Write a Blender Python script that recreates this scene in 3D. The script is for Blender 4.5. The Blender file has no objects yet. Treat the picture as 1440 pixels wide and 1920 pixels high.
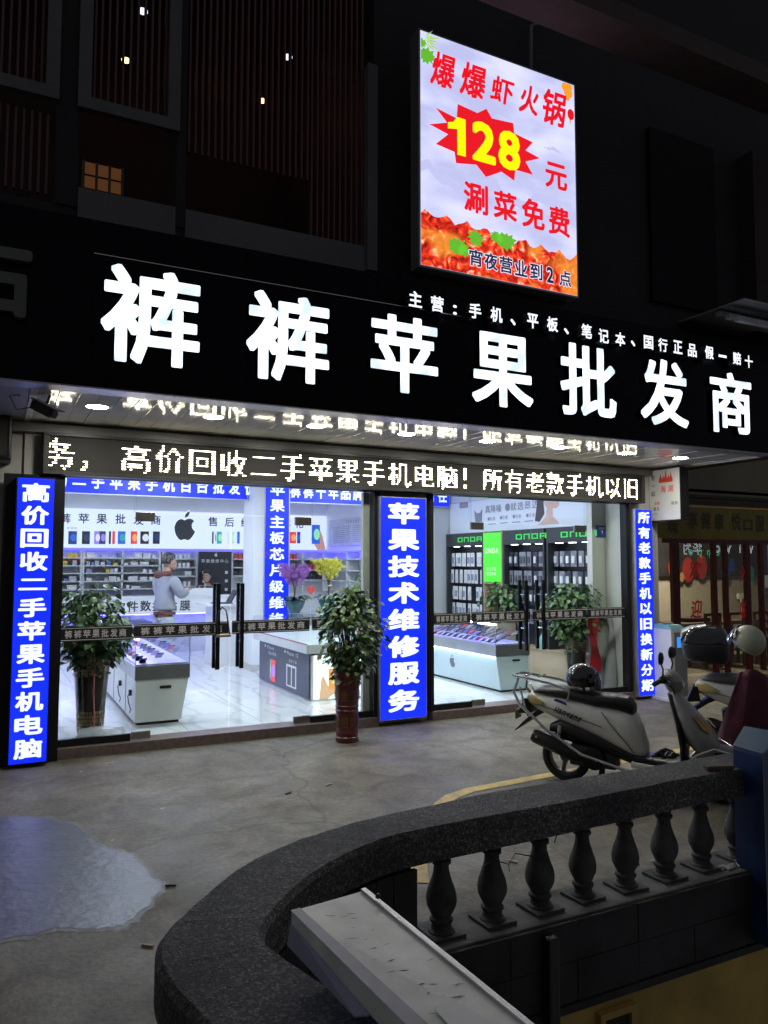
import bpy, bmesh, math, random
from mathutils import Vector, Matrix
random.seed(7)
R = math.radians
sc = bpy.context.scene
COL = sc.collection

# ------------------------------------------------------------------ camera, world, exposure
CAM_Z = 1.8
cam_d = bpy.data.cameras.new('camera')
cam = bpy.data.objects.new('camera', cam_d); COL.objects.link(cam); sc.camera = cam
FPX, PIT, YAW, ROLL = 1440.6, R(3.875), R(26.854), R(.0554)
fw = Vector((math.sin(YAW)*math.cos(PIT), math.cos(YAW)*math.cos(PIT), math.sin(PIT)))
r0 = Vector((math.cos(YAW), -math.sin(YAW), 0)); u0 = r0.cross(fw)
rt = r0*math.cos(ROLL)+u0*math.sin(ROLL); up = u0*math.cos(ROLL)-r0*math.sin(ROLL)
M = Matrix((rt, up, -fw)).transposed().to_4x4(); M.translation = Vector((0, 0, CAM_Z))
cam.matrix_world = M
cam_d.sensor_fit = 'VERTICAL'; cam_d.sensor_height = 24; cam_d.lens = FPX/1920*24
cam_d.clip_start = .05; cam_d.clip_end = 300
w = bpy.data.worlds.new('World'); sc.world = w; w.use_nodes = True
bg = w.node_tree.nodes['Background']
bg.inputs[0].default_value = (.9, .93, 1, 1); bg.inputs[1].default_value = .12
sc.view_settings.view_transform = 'Standard'; sc.view_settings.look = 'None'
sc.view_settings.exposure = 0; sc.view_settings.gamma = 1
sc.cycles.use_denoising = True
sc.cycles.max_bounces = 9; sc.cycles.diffuse_bounces = 5; sc.cycles.glossy_bounces = 4
sc.cycles.transparent_max_bounces = 16; sc.cycles.transmission_bounces = 4
sc.cycles.sample_clamp_indirect = 4; sc.cycles.caustics_reflective = False; sc.cycles.caustics_refractive = False

# surveying helpers: a sight line of the photograph met with a real plane of the place
def ray(px, py): return fw*FPX+rt*(px-720)-up*(py-960)
CP = Vector((0, 0, CAM_Z))
def onZ(px, py, z=0): d = ray(px, py); return CP+d*((z-CAM_Z)/d.z)
def onY(px, py, y): d = ray(px, py); return CP+d*(y/d.y)
def onX(px, py, x): d = ray(px, py); return CP+d*(x/d.x)

# ------------------------------------------------------------------ materials
MT = {}
def mat(name, col, rough=.5, metal=0, var=.12, scale=6, bump=0, bscale=60, emit=0, ecol=None, spec=.5, coat=0, dirt=None, alpha=None):
    if name in MT: return MT[name]
    m = bpy.data.materials.new(name); m.use_nodes = True; MT[name] = m
    nt = m.node_tree; b = nt.nodes['Principled BSDF']; L = nt.links
    b.inputs['Roughness'].default_value = rough; b.inputs['Metallic'].default_value = metal
    b.inputs['Specular IOR Level'].default_value = spec; b.inputs['Coat Weight'].default_value = coat
    tc = nt.nodes.new('ShaderNodeNewGeometry')
    if var or bump:
        n = nt.nodes.new('ShaderNodeTexNoise'); n.inputs['Scale'].default_value = scale; n.inputs['Detail'].default_value = 6
        L.new(tc.outputs['Position'], n.inputs['Vector'])
        r = nt.nodes.new('ShaderNodeValToRGB'); L.new(n.outputs[0], r.inputs[0])
        r.color_ramp.elements[0].position = .3; r.color_ramp.elements[1].position = .72
        c2 = dirt or [c*(1-var) for c in col]; c1 = [min(1, c*(1+var*.6)) for c in col]
        r.color_ramp.elements[0].color = (*c2, 1); r.color_ramp.elements[1].color = (*c1, 1)
        L.new(r.outputs[0], b.inputs['Base Color'])
        if bump:
            n2 = nt.nodes.new('ShaderNodeTexNoise'); n2.inputs['Scale'].default_value = bscale; n2.inputs['Detail'].default_value = 4
            L.new(tc.outputs['Position'], n2.inputs['Vector'])
            bp = nt.nodes.new('ShaderNodeBump'); bp.inputs['Strength'].default_value = bump; bp.inputs['Distance'].default_value = .01
            L.new(n2.outputs[0], bp.inputs['Height']); L.new(bp.outputs[0], b.inputs['Normal'])
    else: b.inputs['Base Color'].default_value = (*col, 1)
    if emit:
        b.inputs['Emission Color'].default_value = (*(ecol or col), 1); b.inputs['Emission Strength'].default_value = emit
    return m
def glow(name, col, s, base=None):
    if name in MT: return MT[name]
    m = bpy.data.materials.new(name); m.use_nodes = True; MT[name] = m
    b = m.node_tree.nodes['Principled BSDF']
    b.inputs['Base Color'].default_value = (*(base or [c*.5 for c in col]), 1)
    b.inputs['Roughness'].default_value = .35
    b.inputs['Emission Color'].default_value = (*col, 1); b.inputs['Emission Strength'].default_value = s
    return m
def uneven(m, lo=.82, hi=1.12, sc_=3.5):
    nt = m.node_tree; b = nt.nodes['Principled BSDF']; g = nt.nodes.new('ShaderNodeNewGeometry'); n = nt.nodes.new('ShaderNodeTexNoise'); n.inputs['Scale'].default_value = sc_; n.inputs['Detail'].default_value = 1
    r = nt.nodes.new('ShaderNodeMapRange'); r.inputs[1].default_value = .35; r.inputs[2].default_value = .65; st = b.inputs['Emission Strength'].default_value; r.inputs[3].default_value = lo*st; r.inputs[4].default_value = hi*st
    nt.links.new(g.outputs['Position'], n.inputs['Vector']); nt.links.new(n.outputs[0], r.inputs[0]); nt.links.new(r.outputs[0], b.inputs['Emission Strength'])
def glass(name, tint=(.93, .97, .96), rough=0, k=1.0):
    if name in MT: return MT[name]
    m = bpy.data.materials.new(name); m.use_nodes = True; MT[name] = m
    nt = m.node_tree; nt.nodes.clear(); o = nt.nodes.new('ShaderNodeOutputMaterial')
    t = nt.nodes.new('ShaderNodeBsdfTransparent'); t.inputs[0].default_value = (*tint, 1)
    g = nt.nodes.new('ShaderNodeBsdfGlossy'); g.inputs['Roughness'].default_value = rough
    f = nt.nodes.new('ShaderNodeFresnel'); f.inputs[0].default_value = 1.45
    mu = nt.nodes.new('ShaderNodeMath'); mu.operation = 'MULTIPLY'; mu.inputs[1].default_value = k
    mx = nt.nodes.new('ShaderNodeMixShader')
    gb = nt.nodes.new('ShaderNodeNewGeometry'); inv = nt.nodes.new('ShaderNodeMath'); inv.operation = 'SUBTRACT'; inv.inputs[0].default_value = 1; nt.links.new(gb.outputs['Backfacing'], inv.inputs[1])
    m3 = nt.nodes.new('ShaderNodeMath'); m3.operation = 'MULTIPLY'; m3.use_clamp = True; nt.links.new(mu.outputs[0], m3.inputs[0]); nt.links.new(inv.outputs[0], m3.inputs[1])
    nt.links.new(f.outputs[0], mu.inputs[0]); nt.links.new(m3.outputs[0], mx.inputs[0])
    nt.links.new(t.outputs[0], mx.inputs[1]); nt.links.new(g.outputs[0], mx.inputs[2]); nt.links.new(mx.outputs[0], o.inputs[0])
    return m

# ------------------------------------------------------------------ mesh builder
class MB:
    def __init__(s): s.v = []; s.f = []
    def add(s, vs, fs):
        n = len(s.v); s.v += [tuple(p) for p in vs]; s.f += [tuple(i+n for i in f) for f in fs]; return s
    def box(s, x0, x1, y0, y1, z0, z1, m=None):
        vs = [Vector((x, y, z)) for x in (x0, x1) for y in (y0, y1) for z in (z0, z1)]
        if m: vs = [m @ p for p in vs]
        return s.add(vs, [(0, 1, 3, 2), (4, 6, 7, 5), (0, 4, 5, 1), (2, 3, 7, 6), (0, 2, 6, 4), (1, 5, 7, 3)])
    def hexa(s, lo, hi):  # lo, hi: four points each, same order
        return s.add(list(lo)+list(hi), [(3, 2, 1, 0), (4, 5, 6, 7), (0, 1, 5, 4), (1, 2, 6, 5), (2, 3, 7, 6), (3, 0, 4, 7)])
    def prism(s, pts, vec):  # planar polygon extruded by vec
        pts = [Vector(p) for p in pts]; n = len(pts); vec = Vector(vec)
        return s.add(pts+[p+vec for p in pts], [tuple(range(n))[::-1], tuple(range(n, 2*n))]+[(i, (i+1) % n, n+(i+1) % n, n+i) for i in range(n)])
    def lathe(s, prof, c=(0, 0, 0), n=20, ax=None, cap=True):
        c = Vector(c); vs = []; fs = []
        for r, z in prof:
            for k in range(n):
                a = 2*math.pi*k/n; p = Vector((r*math.cos(a), r*math.sin(a), z))
                if ax: p = ax @ p
                vs.append(c+p)
        for i in range(len(prof)-1):
            for k in range(n): fs.append((i*n+k, i*n+(k+1) % n, (i+1)*n+(k+1) % n, (i+1)*n+k))
        if cap: fs += [tuple(range(n))[::-1], tuple(range((len(prof)-1)*n, len(prof)*n))]
        return s.add(vs, fs)
    def tube(s, pts, r, n=8):
        pts = [Vector(p) for p in pts]; vs = []; fs = []
        rr = r if isinstance(r, (list, tuple)) else [r]*len(pts)
        t = (pts[1]-pts[0]).normalized(); nn = t.orthogonal().normalized()
        for i, p in enumerate(pts):
            d = (pts[min(i+1, len(pts)-1)]-pts[max(i-1, 0)])
            if d.length > 1e-9: t = d.normalized()
            nn = (nn-t*nn.dot(t)).normalized(); b = t.cross(nn)
            for k in range(n):
                a = 2*math.pi*k/n; vs.append(p+(nn*math.cos(a)+b*math.sin(a))*rr[i])
        for i in range(len(pts)-1):
            for k in range(n): fs.append((i*n+k, i*n+(k+1) % n, (i+1)*n+(k+1) % n, (i+1)*n+k))
        fs += [tuple(range(n))[::-1], tuple(range((len(pts)-1)*n, len(pts)*n))]
        return s.add(vs, fs)
    def loft(s, rings):
        n = len(rings[0]); vs = [p for r in rings for p in r]; fs = []
        for i in range(len(rings)-1):
            for k in range(n): fs.append((i*n+k, i*n+(k+1) % n, (i+1)*n+(k+1) % n, (i+1)*n+k))
        fs += [tuple(range(n))[::-1], tuple(range((len(rings)-1)*n, len(rings)*n))]
        return s.add(vs, fs)
    def build(s, name, material, parent=None, smooth=False, bevel=0, kind=None, subd=0):
        me = bpy.data.meshes.new(name); me.from_pydata(s.v, [], s.f)
        if bevel or smooth or True:
            bm = bmesh.new(); bm.from_mesh(me)
            if bevel:
                ed = [e for e in bm.edges if len(e.link_faces) == 2 and e.calc_face_angle(0) > .5]
                bmesh.ops.bevel(bm, geom=ed, offset=bevel, segments=2, affect='EDGES', profile=.6)
            if subd:
                bmesh.ops.subdivide_edges(bm, edges=bm.edges[:], cuts=subd, use_grid_fill=True)
            bmesh.ops.recalc_face_normals(bm, faces=bm.faces[:])
            bm.to_mesh(me); bm.free()
        me.materials.append(material)
        if smooth:
            for p in me.polygons: p.use_smooth = True
            try: me.set_sharp_from_angle(angle=R(38))
            except Exception: pass
        o = bpy.data.objects.new(name, me); COL.objects.link(o)
        if parent: o.parent = parent
        if kind: o['kind'] = kind
        return o

def tag(o, label, cat, group=None):
    o['label'] = label; o['category'] = cat
    if group: o['group'] = group
    return o
def thing(name, label, cat, loc=(0, 0, 0), rz=0, group=None):
    o = bpy.data.objects.new(name, None); COL.objects.link(o); o.location = loc; o.rotation_euler.z = rz
    o.empty_display_size = .1
    return tag(o, label, cat, group)
def struct(o): o['kind'] = 'structure'; return o
def box(name, x0, x1, y0, y1, z0, z1, m, parent=None, bevel=0, smooth=False):
    return MB().box(x0, x1, y0, y1, z0, z1).build(name, m, parent, bevel=bevel, smooth=smooth)
def kid(o, p, name=None):
    c = o.copy(); COL.objects.link(c); c.parent = p
    if name: c.name = name
    return c
def copy_tree(o, parent=None):
    c = o.copy(); COL.objects.link(c)
    if parent: c.parent = parent
    for ch in [x for x in bpy.data.objects if x.parent == o]: copy_tree(ch, c)
    return c

ORD = ['first', 'second', 'third', 'fourth', 'fifth', 'sixth', 'seventh', 'eighth', 'ninth', 'tenth', 'eleventh', 'twelfth', 'thirteenth', 'fourteenth', 'fifteenth', 'sixteenth', 'seventeenth', 'eighteenth', 'nineteenth', 'twentieth', 'twenty first', 'twenty second']
# ------------------------------------------------------------------ glyphs
GC = {}
def glyph(ch):
    if ch not in GC:
        cu = bpy.data.curves.new('g', 'FONT'); cu.body = ch; cu.size = 1; cu.resolution_u = 3
        ob = bpy.data.objects.new('g', cu); COL.objects.link(ob)
        me = bpy.data.meshes.new_from_object(ob.evaluated_get(bpy.context.evaluated_depsgraph_get()))
        V = [(v.co.x, v.co.y) for v in me.vertices]; F = [tuple(p.vertices) for p in me.polygons]
        bpy.data.objects.remove(ob); bpy.data.meshes.remove(me)
        GC[ch] = (V, F)
    return GC[ch]
def glyph_rings(ch):
    V, F = glyph(ch); cnt = {}
    for f in F:
        for a, b in zip(f, f[1:]+f[:1]): cnt[(a, b)] = 1
    return [e for e in cnt if (e[1], e[0]) not in cnt]
class Fr:  # a flat frame on a surface: u to the right, v up, n out of it
    def __init__(s, o, u=(1, 0, 0), v=(0, 0, 1)):
        s.o = Vector(o); s.u = Vector(u).normalized(); s.v = Vector(v).normalized(); s.n = s.u.cross(s.v)
    def p(s, a, b, d=0): return s.o+s.u*a+s.v*b+s.n*d
def put(mb, fr, ch, cu, cv, w, h, bold=.03, d=.002, fit=True, slant=0, depth=0, fine=False):
    """one character, its ink box centred at (cu, cv) when fit, else its em cell of w x h"""
    V, F = glyph(ch)
    if not V: return
    xs = [v[0] for v in V]; ys = [v[1] for v in V]
    if fit:
        x0, x1, y0, y1 = min(xs)-bold, max(xs)+bold, min(ys)-bold, max(ys)+bold
        sx, sy = w/max(x1-x0, .05), h/max(y1-y0, .05); mx, my = (x0+x1)/2, (y0+y1)/2
    else: sx, sy, mx, my = w, h, .5, .38
    q_ = bold*.8; sh = [(0, 0)] if bold <= 0 else ([(-bold, -bold), (bold, -bold), (-bold, bold), (bold, bold)] if bold <= .024 else [(-q_, -q_), (q_, -q_), (-q_, q_), (q_, q_), (bold, 0), (-bold, 0), (0, bold), (0, -bold)])
    if fine: sh = [(a*bold, b*bold) for a, b in ((.86, .86), (-.86, .86), (.86, -.86), (-.86, -.86), (1, 0), (-1, 0), (0, 1), (0, -1), (1, .5), (1, -.5), (-1, .5), (-1, -.5), (.5, 1), (-.5, 1), (.5, -1), (-.5, -1))]
    for k, (a, b) in enumerate(sh):
        dd = d+k*.00012
        P = [fr.p(cu+(x+a-mx)*sx+slant*(y-my)*sy, cv+(y+b-my)*sy, dd) for x, y in V]
        mb.add(P, F)
        if depth:
            n = len(P); mb.add(P+[q-fr.n*depth for q in P], [(e[0], e[1], e[1]+n, e[0]+n) for e in glyph_rings(ch)])
def line(mb, fr, text, u, v, size, pitch=None, bold=.02, d=.002, sx=1, center=False, vert=False):
    pitch = pitch or size*1.05; n = len(text)
    if center:
        if vert: v += pitch*(n-1)/2
        else: u -= pitch*(n-1)/2
    for i, ch in enumerate(text):
        if ch == ' ': continue
        V, _ = glyph(ch); asc = ord(ch) < 256
        cu, cv = (u, v-i*pitch) if vert else (u+i*pitch, v)
        if asc and V:
            xs = [a for a, _ in V]; mx = (min(xs)+max(xs))/2
            put(mb, fr, ch, cu+(.5-mx)*size*sx, cv, size*sx, size, bold, d, fit=False)
        else: put(mb, fr, ch, cu, cv, size*sx, size, bold, d, fit=False)
def rect(mb, fr, a0, a1, b0, b1, d=.001):
    mb.add([fr.p(a0, b0, d), fr.p(a1, b0, d), fr.p(a1, b1, d), fr.p(a0, b1, d)], [(0, 1, 2, 3)])
def poly(mb, fr, pts, d=.001):
    mb.add([fr.p(a, b, d) for a, b in pts], [tuple(range(len(pts)))])
def disc(mb, fr, a, b, r, d=.001, n=20, ry=None):
    poly(mb, fr, [(a+r*math.cos(2*math.pi*k/n), b+(ry or r)*math.sin(2*math.pi*k/n)) for k in range(n)], d)
APPLE = [(0, .62), (.12, .70), (.28, .74), (.42, .70), (.54, .60), (.45, .50), (.40, .36), (.42, .20), (.50, .08), (.60, .0), (.54, -.16), (.44, -.32), (.32, -.46), (.20, -.52), (.08, -.48), (0, -.46), (-.08, -.48), (-.20, -.53), (-.34, -.44), (-.48, -.24), (-.56, 0), (-.58, .24), (-.50, .48), (-.36, .64), (-.20, .70), (-.08, .66)]
LEAFA = [(0, .78), (.02, .94), (.12, 1.08), (.27, 1.16), (.27, 1.02), (.18, .86), (.06, .79)]
def apple(mb, fr, a, b, s, d=.002, sx=1, flip=1):
    c = (a, b+.1*s)
    # fan from a point inside: bite kept
    def ap(P, q):
        n = len(P); mb.add([fr.p(a+x*s*sx*flip, b+y*s, d) for x, y in P]+[fr.p(a+q[0]*s*sx*flip, b+q[1]*s, d)], [(i, (i+1) % n, n) for i in range(n)])
    ap(APPLE, (-.05, .1)); ap(LEAFA, (.12, .95))

# ------------------------------------------------------------------ shared materials
M_BLUE = glow('sign_blue_lit', (.004, .018, .80), 1.6)
M_BLUEW = glow('sign_white_lit', (.80, .87, 1), 1.15)
M_LETTER = glow('channel_letter_acrylic', (.76, .9, 1), 1.5); uneven(M_LETTER, .68, 1.6, 5); uneven(M_BLUE, .78, 1.12, 1.6)
M_SMALL = glow('small_letter_acrylic', (.85, .9, 1), 1.3)
M_BLACKP = mat('black_sign_panel', (.003, .003, .008), .3, var=.25, scale=1.5, bump=.03, bscale=8, spec=.08)
M_DARKM = mat('dark_frame_metal', (.014, .014, .016), .4, .2, var=.2, spec=.3)
M_ALU = mat('aluminium', (.6, .61, .63), .32, .9, var=.12, scale=14)
M_STEEL = mat('brushed_steel', (.42, .43, .44), .3, .85, var=.15, scale=3)
M_WHITE = mat('white_paint', (.78, .79, .8), .45, var=.05, scale=2)
M_CREAM = mat('cream_wall', (.52, .51, .46), .7, var=.1, scale=2, bump=.1)
M_GLASS = glass('clear_glass')
M_BLK = mat('black_plastic', (.012, .012, .014), .35, var=.2)
M_RUB = mat('tyre_rubber', (.012, .012, .012), .8, var=.2, bump=.2)
M_CHR = mat('chrome', (.75, .75, .77), .12, 1, var=.06)

# ================================================================== GROUND
def ground_mat():
    m = bpy.data.materials.new('worn_concrete'); m.use_nodes = True; nt = m.node_tree; L = nt.links
    b = nt.nodes['Principled BSDF']; g = nt.nodes.new('ShaderNodeNewGeometry')
    def noise(s, d=8, dist=0):
        n = nt.nodes.new('ShaderNodeTexNoise'); n.inputs['Scale'].default_value = s; n.inputs['Detail'].default_value = d
        n.inputs['Distortion'].default_value = dist; L.new(g.outputs['Position'], n.inputs['Vector']); return n
    def ramp(src, els):
        r = nt.nodes.new('ShaderNodeValToRGB'); L.new(src, r.inputs[0])
        while len(r.color_ramp.elements) < len(els): r.color_ramp.elements.new(.5)
        for e, (p, c) in zip(r.color_ramp.elements, els): e.position = p; e.color = (c[0], c[1], c[2], 1)
        return r
    def mix(a, bb, f, mode='MIX'):
        x = nt.nodes.new('ShaderNodeMix'); x.data_type = 'RGBA'; x.blend_type = mode
        if isinstance(f, float): x.inputs[0].default_value = f
        else: L.new(f, x.inputs[0])
        L.new(a, x.inputs[6]); L.new(bb, x.inputs[7]); return x.outputs[2]
    base = ramp(noise(.7, 9, .4).outputs[0], [(.3, (.112, .096, .066)), (.5, (.155, .137, .099)), (.68, (.195, .176, .132))])
    fine = ramp(noise(28, 8).outputs[0], [(.3, (.70, .70, .70)), (.7, (1.15, 1.15, 1.15))])
    c = mix(base.outputs[0], fine.outputs[0], 1.0, 'MULTIPLY')
    blot = ramp(noise(3.2, 7, 1).outputs[0], [(.36, (.60, .58, .55)), (.64, (1.10, 1.10, 1.10))])
    c = mix(c, blot.outputs[0], 1.0, 'MULTIPLY')
    # hairline cracks
    v = nt.nodes.new('ShaderNodeTexVoronoi'); v.feature = 'DISTANCE_TO_EDGE'; v.inputs['Scale'].default_value = .32
    nd = noise(2.2, 5); ad = nt.nodes.new('ShaderNodeVectorMath'); ad.operation = 'MULTIPLY_ADD'
    L.new(nd.outputs[1], ad.inputs[0]); ad.inputs[1].default_value = (.5, .5, 0); L.new(g.outputs['Position'], ad.inputs[2]); L.new(ad.outputs[0], v.inputs['Vector'])
    cr = ramp(v.outputs[0], [(.0, (.45, .44, .42)), (.006, (1, 1, 1))])
    c = mix(c, cr.outputs[0], .8, 'MULTIPLY')
    # plaster splashes and flecks
    sp = noise(9, 3); rs = ramp(sp.outputs[0], [(.735, (0, 0, 0)), (.755, (1, 1, 1))])
    wh = nt.nodes.new('ShaderNodeRGB'); wh.outputs[0].default_value = (.36, .35, .31, 1)
    c = mix(c, wh.outputs[0], rs.outputs[0])
    L.new(c, b.inputs['Base Color'])
    rr = ramp(noise(1.3, 6).outputs[0], [(.3, (.5, .5, .5)), (.7, (.75, .75, .75))]); L.new(rr.outputs[0], b.inputs['Roughness'])
    bp = nt.nodes.new('ShaderNodeBump'); bp.inputs['Strength'].default_value = .35; bp.inputs['Distance'].default_value = .012
    L.new(noise(34, 8).outputs[0], bp.inputs['Height']); L.new(bp.outputs[0], b.inputs['Normal'])
    return m
M_GROUND = ground_mat()
g = MB()
for x0, x1, y0, y1 in ((-40, 60, 2.95, 7.95), (-40, .62, -40, 2.95), (.62, 60, -40, .6), (-40, 60, 7.95, 40)):
    g.add([(x0, y0, 0), (x1, y0, 0), (x1, y1, 0), (x0, y1, 0)], [(0, 1, 2, 3)])
struct(g.build('pavement', M_GROUND))
# wet patch
def wet_mat():
    m = mat('wet_cement_patch', (.12, .122, .132), .34, var=.25, scale=3, bump=.5, bscale=16, spec=.4, dirt=(.09, .092, .105))
    return m
PUD = [onZ(*q, .004) for q in ((0, 1532), (60, 1531), (100, 1535), (140, 1548), (170, 1570), (186, 1586), (225, 1594), (250, 1602), (262, 1622), (285, 1640), (300, 1658), (298, 1672), (284, 1690), (262, 1712), (235, 1733), (205, 1741), (170, 1742), (140, 1737), (110, 1738), (60, 1752), (0, 1762))]
PUD += [Vector((-.55, 4.3, .004)), Vector((-.9, 5.2, .004)), Vector((-.5, 6.1, .004))]
pts = []
n = len(PUD)
for i in range(n):
    a, b_, = PUD[i], PUD[(i+1) % n]
    for k in range(3):
        t = k/3; pts.append(a.lerp(b_, t)+Vector((random.uniform(-.018, .018), random.uniform(-.018, .018), 0)))
c0 = sum(pts, Vector())/len(pts)
P3 = [c0+(p-c0)*random.uniform(1.03, 1.075) for p in pts]
struct(MB().add([(p.x, p.y, .002) for p in P3]+[(c0.x, c0.y, .002)], [(i, (i+1) % len(P3), len(P3)) for i in range(len(P3))]).build('damp_ground', mat('damp_concrete', (.13, .125, .105), .5, var=.3, scale=6, bump=.4, bscale=34)))
tag(MB().add(pts+[c0], [(i, (i+1) % len(pts), len(pts)) for i in range(len(pts))]).build('puddle', wet_mat()), 'pale wet patch on the concrete at the lower left with blue glare', 'puddle')
# painted line
YL = [(2.2, 3.9), (2.37, 4.22), (3.06, 5.08), (3.22, 5.2), (3.45, 5.28), (4.28, 5.34), (6.1, 5.47), (12, 5.85)]
yl = MB(); vs = []
for i, (x, y) in enumerate(YL):
    a = Vector(YL[max(i-1, 0)]); b_ = Vector(YL[min(i+1, len(YL)-1)]); t = (b_-a).normalized()
    vs += [(x-t.y*.055, y+t.x*.055, .004), (x+t.y*.055, y-t.x*.055, .004)]
yl.add(vs, [(2*i, 2*i+1, 2*i+3, 2*i+2) for i in range(len(YL)-1)])
o = yl.build('painted_line', mat('yellow_road_paint', (.55, .38, .06), .6, var=.3, scale=9, bump=.2, bscale=40, dirt=(.30, .23, .09))); struct(o)
# litter
for i, (px, py, c) in enumerate(((616, 1472, (.5, .4, .2)), (540, 1488, (.03, .03, .03)), (320, 1661, (.03, .02, .02)), (277, 1774, (.35, .22, .12)), (205, 1432, (.6, .58, .5)), (1232, 1616, (.6, .6, .6)), (1190, 1622, (.05, .04, .04)), (962, 1616, (.5, .45, .3)))):
    p = onZ(px, py, .004); a = random.random()*3
    mm = Matrix.Translation(p) @ Matrix.Rotation(a, 4, 'Z')
    lb = ['tan cigarette end on the concrete in the middle of the forecourt', 'dark twig on the concrete left of the tan cigarette end', 'dark scrap on the concrete near the curved wall', 'orange scrap of tape at the foot of the curved wall', 'pale paint flake by the shop step', 'white paper scrap behind the right balusters', 'small dark leaf behind the right balusters', 'straw piece behind the left balusters'][i]
    o = MB().box(-.03, .03, -.006, .006, 0, .008, mm).add([mm @ Vector(q) for q in ((.028, .003, .004), (.045, .012, .012), (.04, -.006, .006))], [(0, 1, 2)]).build('litter', mat('litter_%d' % i, c, .7))
    tag(o, lb, 'litter', 'scraps on the ground')

# ================================================================== BALUSTRADE ROUND THE STAIRWELL
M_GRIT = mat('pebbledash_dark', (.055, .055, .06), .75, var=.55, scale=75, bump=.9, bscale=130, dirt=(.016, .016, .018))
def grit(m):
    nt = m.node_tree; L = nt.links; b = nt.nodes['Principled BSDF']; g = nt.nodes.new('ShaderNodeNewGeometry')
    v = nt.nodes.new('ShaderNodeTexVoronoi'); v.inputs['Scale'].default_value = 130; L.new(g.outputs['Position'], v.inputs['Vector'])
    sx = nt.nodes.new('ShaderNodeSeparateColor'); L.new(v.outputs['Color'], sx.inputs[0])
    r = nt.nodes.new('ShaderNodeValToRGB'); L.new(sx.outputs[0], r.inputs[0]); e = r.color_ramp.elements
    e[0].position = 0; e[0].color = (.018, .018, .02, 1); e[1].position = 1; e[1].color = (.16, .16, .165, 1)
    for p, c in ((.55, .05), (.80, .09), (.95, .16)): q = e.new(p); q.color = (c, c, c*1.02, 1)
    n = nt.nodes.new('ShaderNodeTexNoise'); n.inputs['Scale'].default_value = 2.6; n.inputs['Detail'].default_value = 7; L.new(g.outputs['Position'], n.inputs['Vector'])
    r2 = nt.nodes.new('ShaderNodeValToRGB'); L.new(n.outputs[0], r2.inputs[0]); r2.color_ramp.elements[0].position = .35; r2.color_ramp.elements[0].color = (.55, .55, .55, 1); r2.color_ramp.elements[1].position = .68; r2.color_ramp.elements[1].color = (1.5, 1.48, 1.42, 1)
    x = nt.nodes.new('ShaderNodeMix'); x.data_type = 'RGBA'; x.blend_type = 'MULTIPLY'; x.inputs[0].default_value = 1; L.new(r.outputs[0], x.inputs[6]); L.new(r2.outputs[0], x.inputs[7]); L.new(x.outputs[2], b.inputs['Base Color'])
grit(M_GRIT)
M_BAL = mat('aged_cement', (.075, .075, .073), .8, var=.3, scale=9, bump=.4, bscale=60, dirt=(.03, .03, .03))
OUT = [(6, 3.22), (3.96, 3.216), (2.475, 3.208), (1.709, 3.157), (1.345, 3.093), (1.07, 2.99), (.853, 2.86), (.697, 2.71), (.549, 2.54), (.472, 2.42), (.440, 2.29), (.445, 2.14), (.48, 1.95), (.53, 1.72), (.60, 1.45), (.70, 1.15), (.86, .85), (1.2, .6), (1.8, .5)]
INN = [(6, 2.93), (3.606, 2.93), (2.829, 2.91), (1.9, 2.885), (1.554, 2.872), (1.359, 2.82), (1.16, 2.72), (1.003, 2.6), (.874, 2.465), (.79, 2.36), (.760, 2.28), (.775, 2.19), (.81, 2.06), (.86, 1.9), (.93, 1.7), (1.0, 1.45), (1.12, 1.15), (1.35, .95), (1.8, .85)]
def smoothpts(P, k=4):
    P = [Vector((*p, 0)) for p in P]; o = []
    for i in range(len(P)-1):
        a, b_, c, d = P[max(i-1, 0)], P[i], P[i+1], P[min(i+2, len(P)-1)]
        for j in range(k):
            t = j/k
            o.append(.5*((2*b_)+(c-a)*t+(2*a-5*b_+4*c-d)*t*t+(3*b_-a-3*c+d)*t**3))
    return o+[P[-1]]
so, si = smoothpts(OUT), smoothpts(INN)
bal = thing('balustrade', 'grey stone balustrade with curved end around the basement stairwell', 'balustrade', (1, 2.6, 0))
bal.location = (0, 0, 0)
rings = []
for a, b_ in zip(so, si):
    d = (b_-a).normalized(); z = Vector((0, 0, 1)); j = random.uniform(-.003, .003)
    rings.append([a+z*.545, a+z*(.665+j), a+d*.02+z*(.685+j), b_-d*.02+z*(.685-j), b_+z*(.665-j), b_+z*.545])
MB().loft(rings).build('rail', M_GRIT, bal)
rings = []
for a, b_ in zip(so, si):
    if b_.x > 1.64 and b_.y > 2: continue
    if a.x > 1.64 and a.y > 2: a = Vector((1.64, 3.15, 0))
    d = (b_-a).normalized(); z = Vector((0, 0, 1)); A = a+d*.03; B = b_-d*.03
    rings.append([A-z*.05, A+z*.548, B+z*.548, B-z*.05])
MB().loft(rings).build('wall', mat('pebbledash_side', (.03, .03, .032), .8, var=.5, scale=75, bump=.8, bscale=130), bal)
box('plinth', 1.645, 6, 2.925, 3.2, -.225, .15, mat('dirty_cement', (.15, .147, .135), .8, var=.35, scale=5, bump=.3, dirt=(.035, .035, .035)), bal, bevel=.006)
prof = [(.062, 0), (.062, .02), (.048, .03), (.045, .05), (.055, .065), (.055, .075), (.042, .085), (.052, .10), (.068, .135), (.072, .165), (.066, .20), (.05, .245), (.038, .285), (.034, .32), (.046, .33), (.046, .345), (.036, .352), (.04, .375), (.045, .395)]
bm_ = MB().lathe([(r*.98, z*.94) for r, z in prof], n=18)
bm_.box(-.08, .08, -.08, .08, -.002, .014).box(-.062, .062, -.062, .062, .368, .402)
first = bm_.build('baluster', M_BAL, bal, smooth=True); first.location = (1.84, 3.06, .150)
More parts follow.
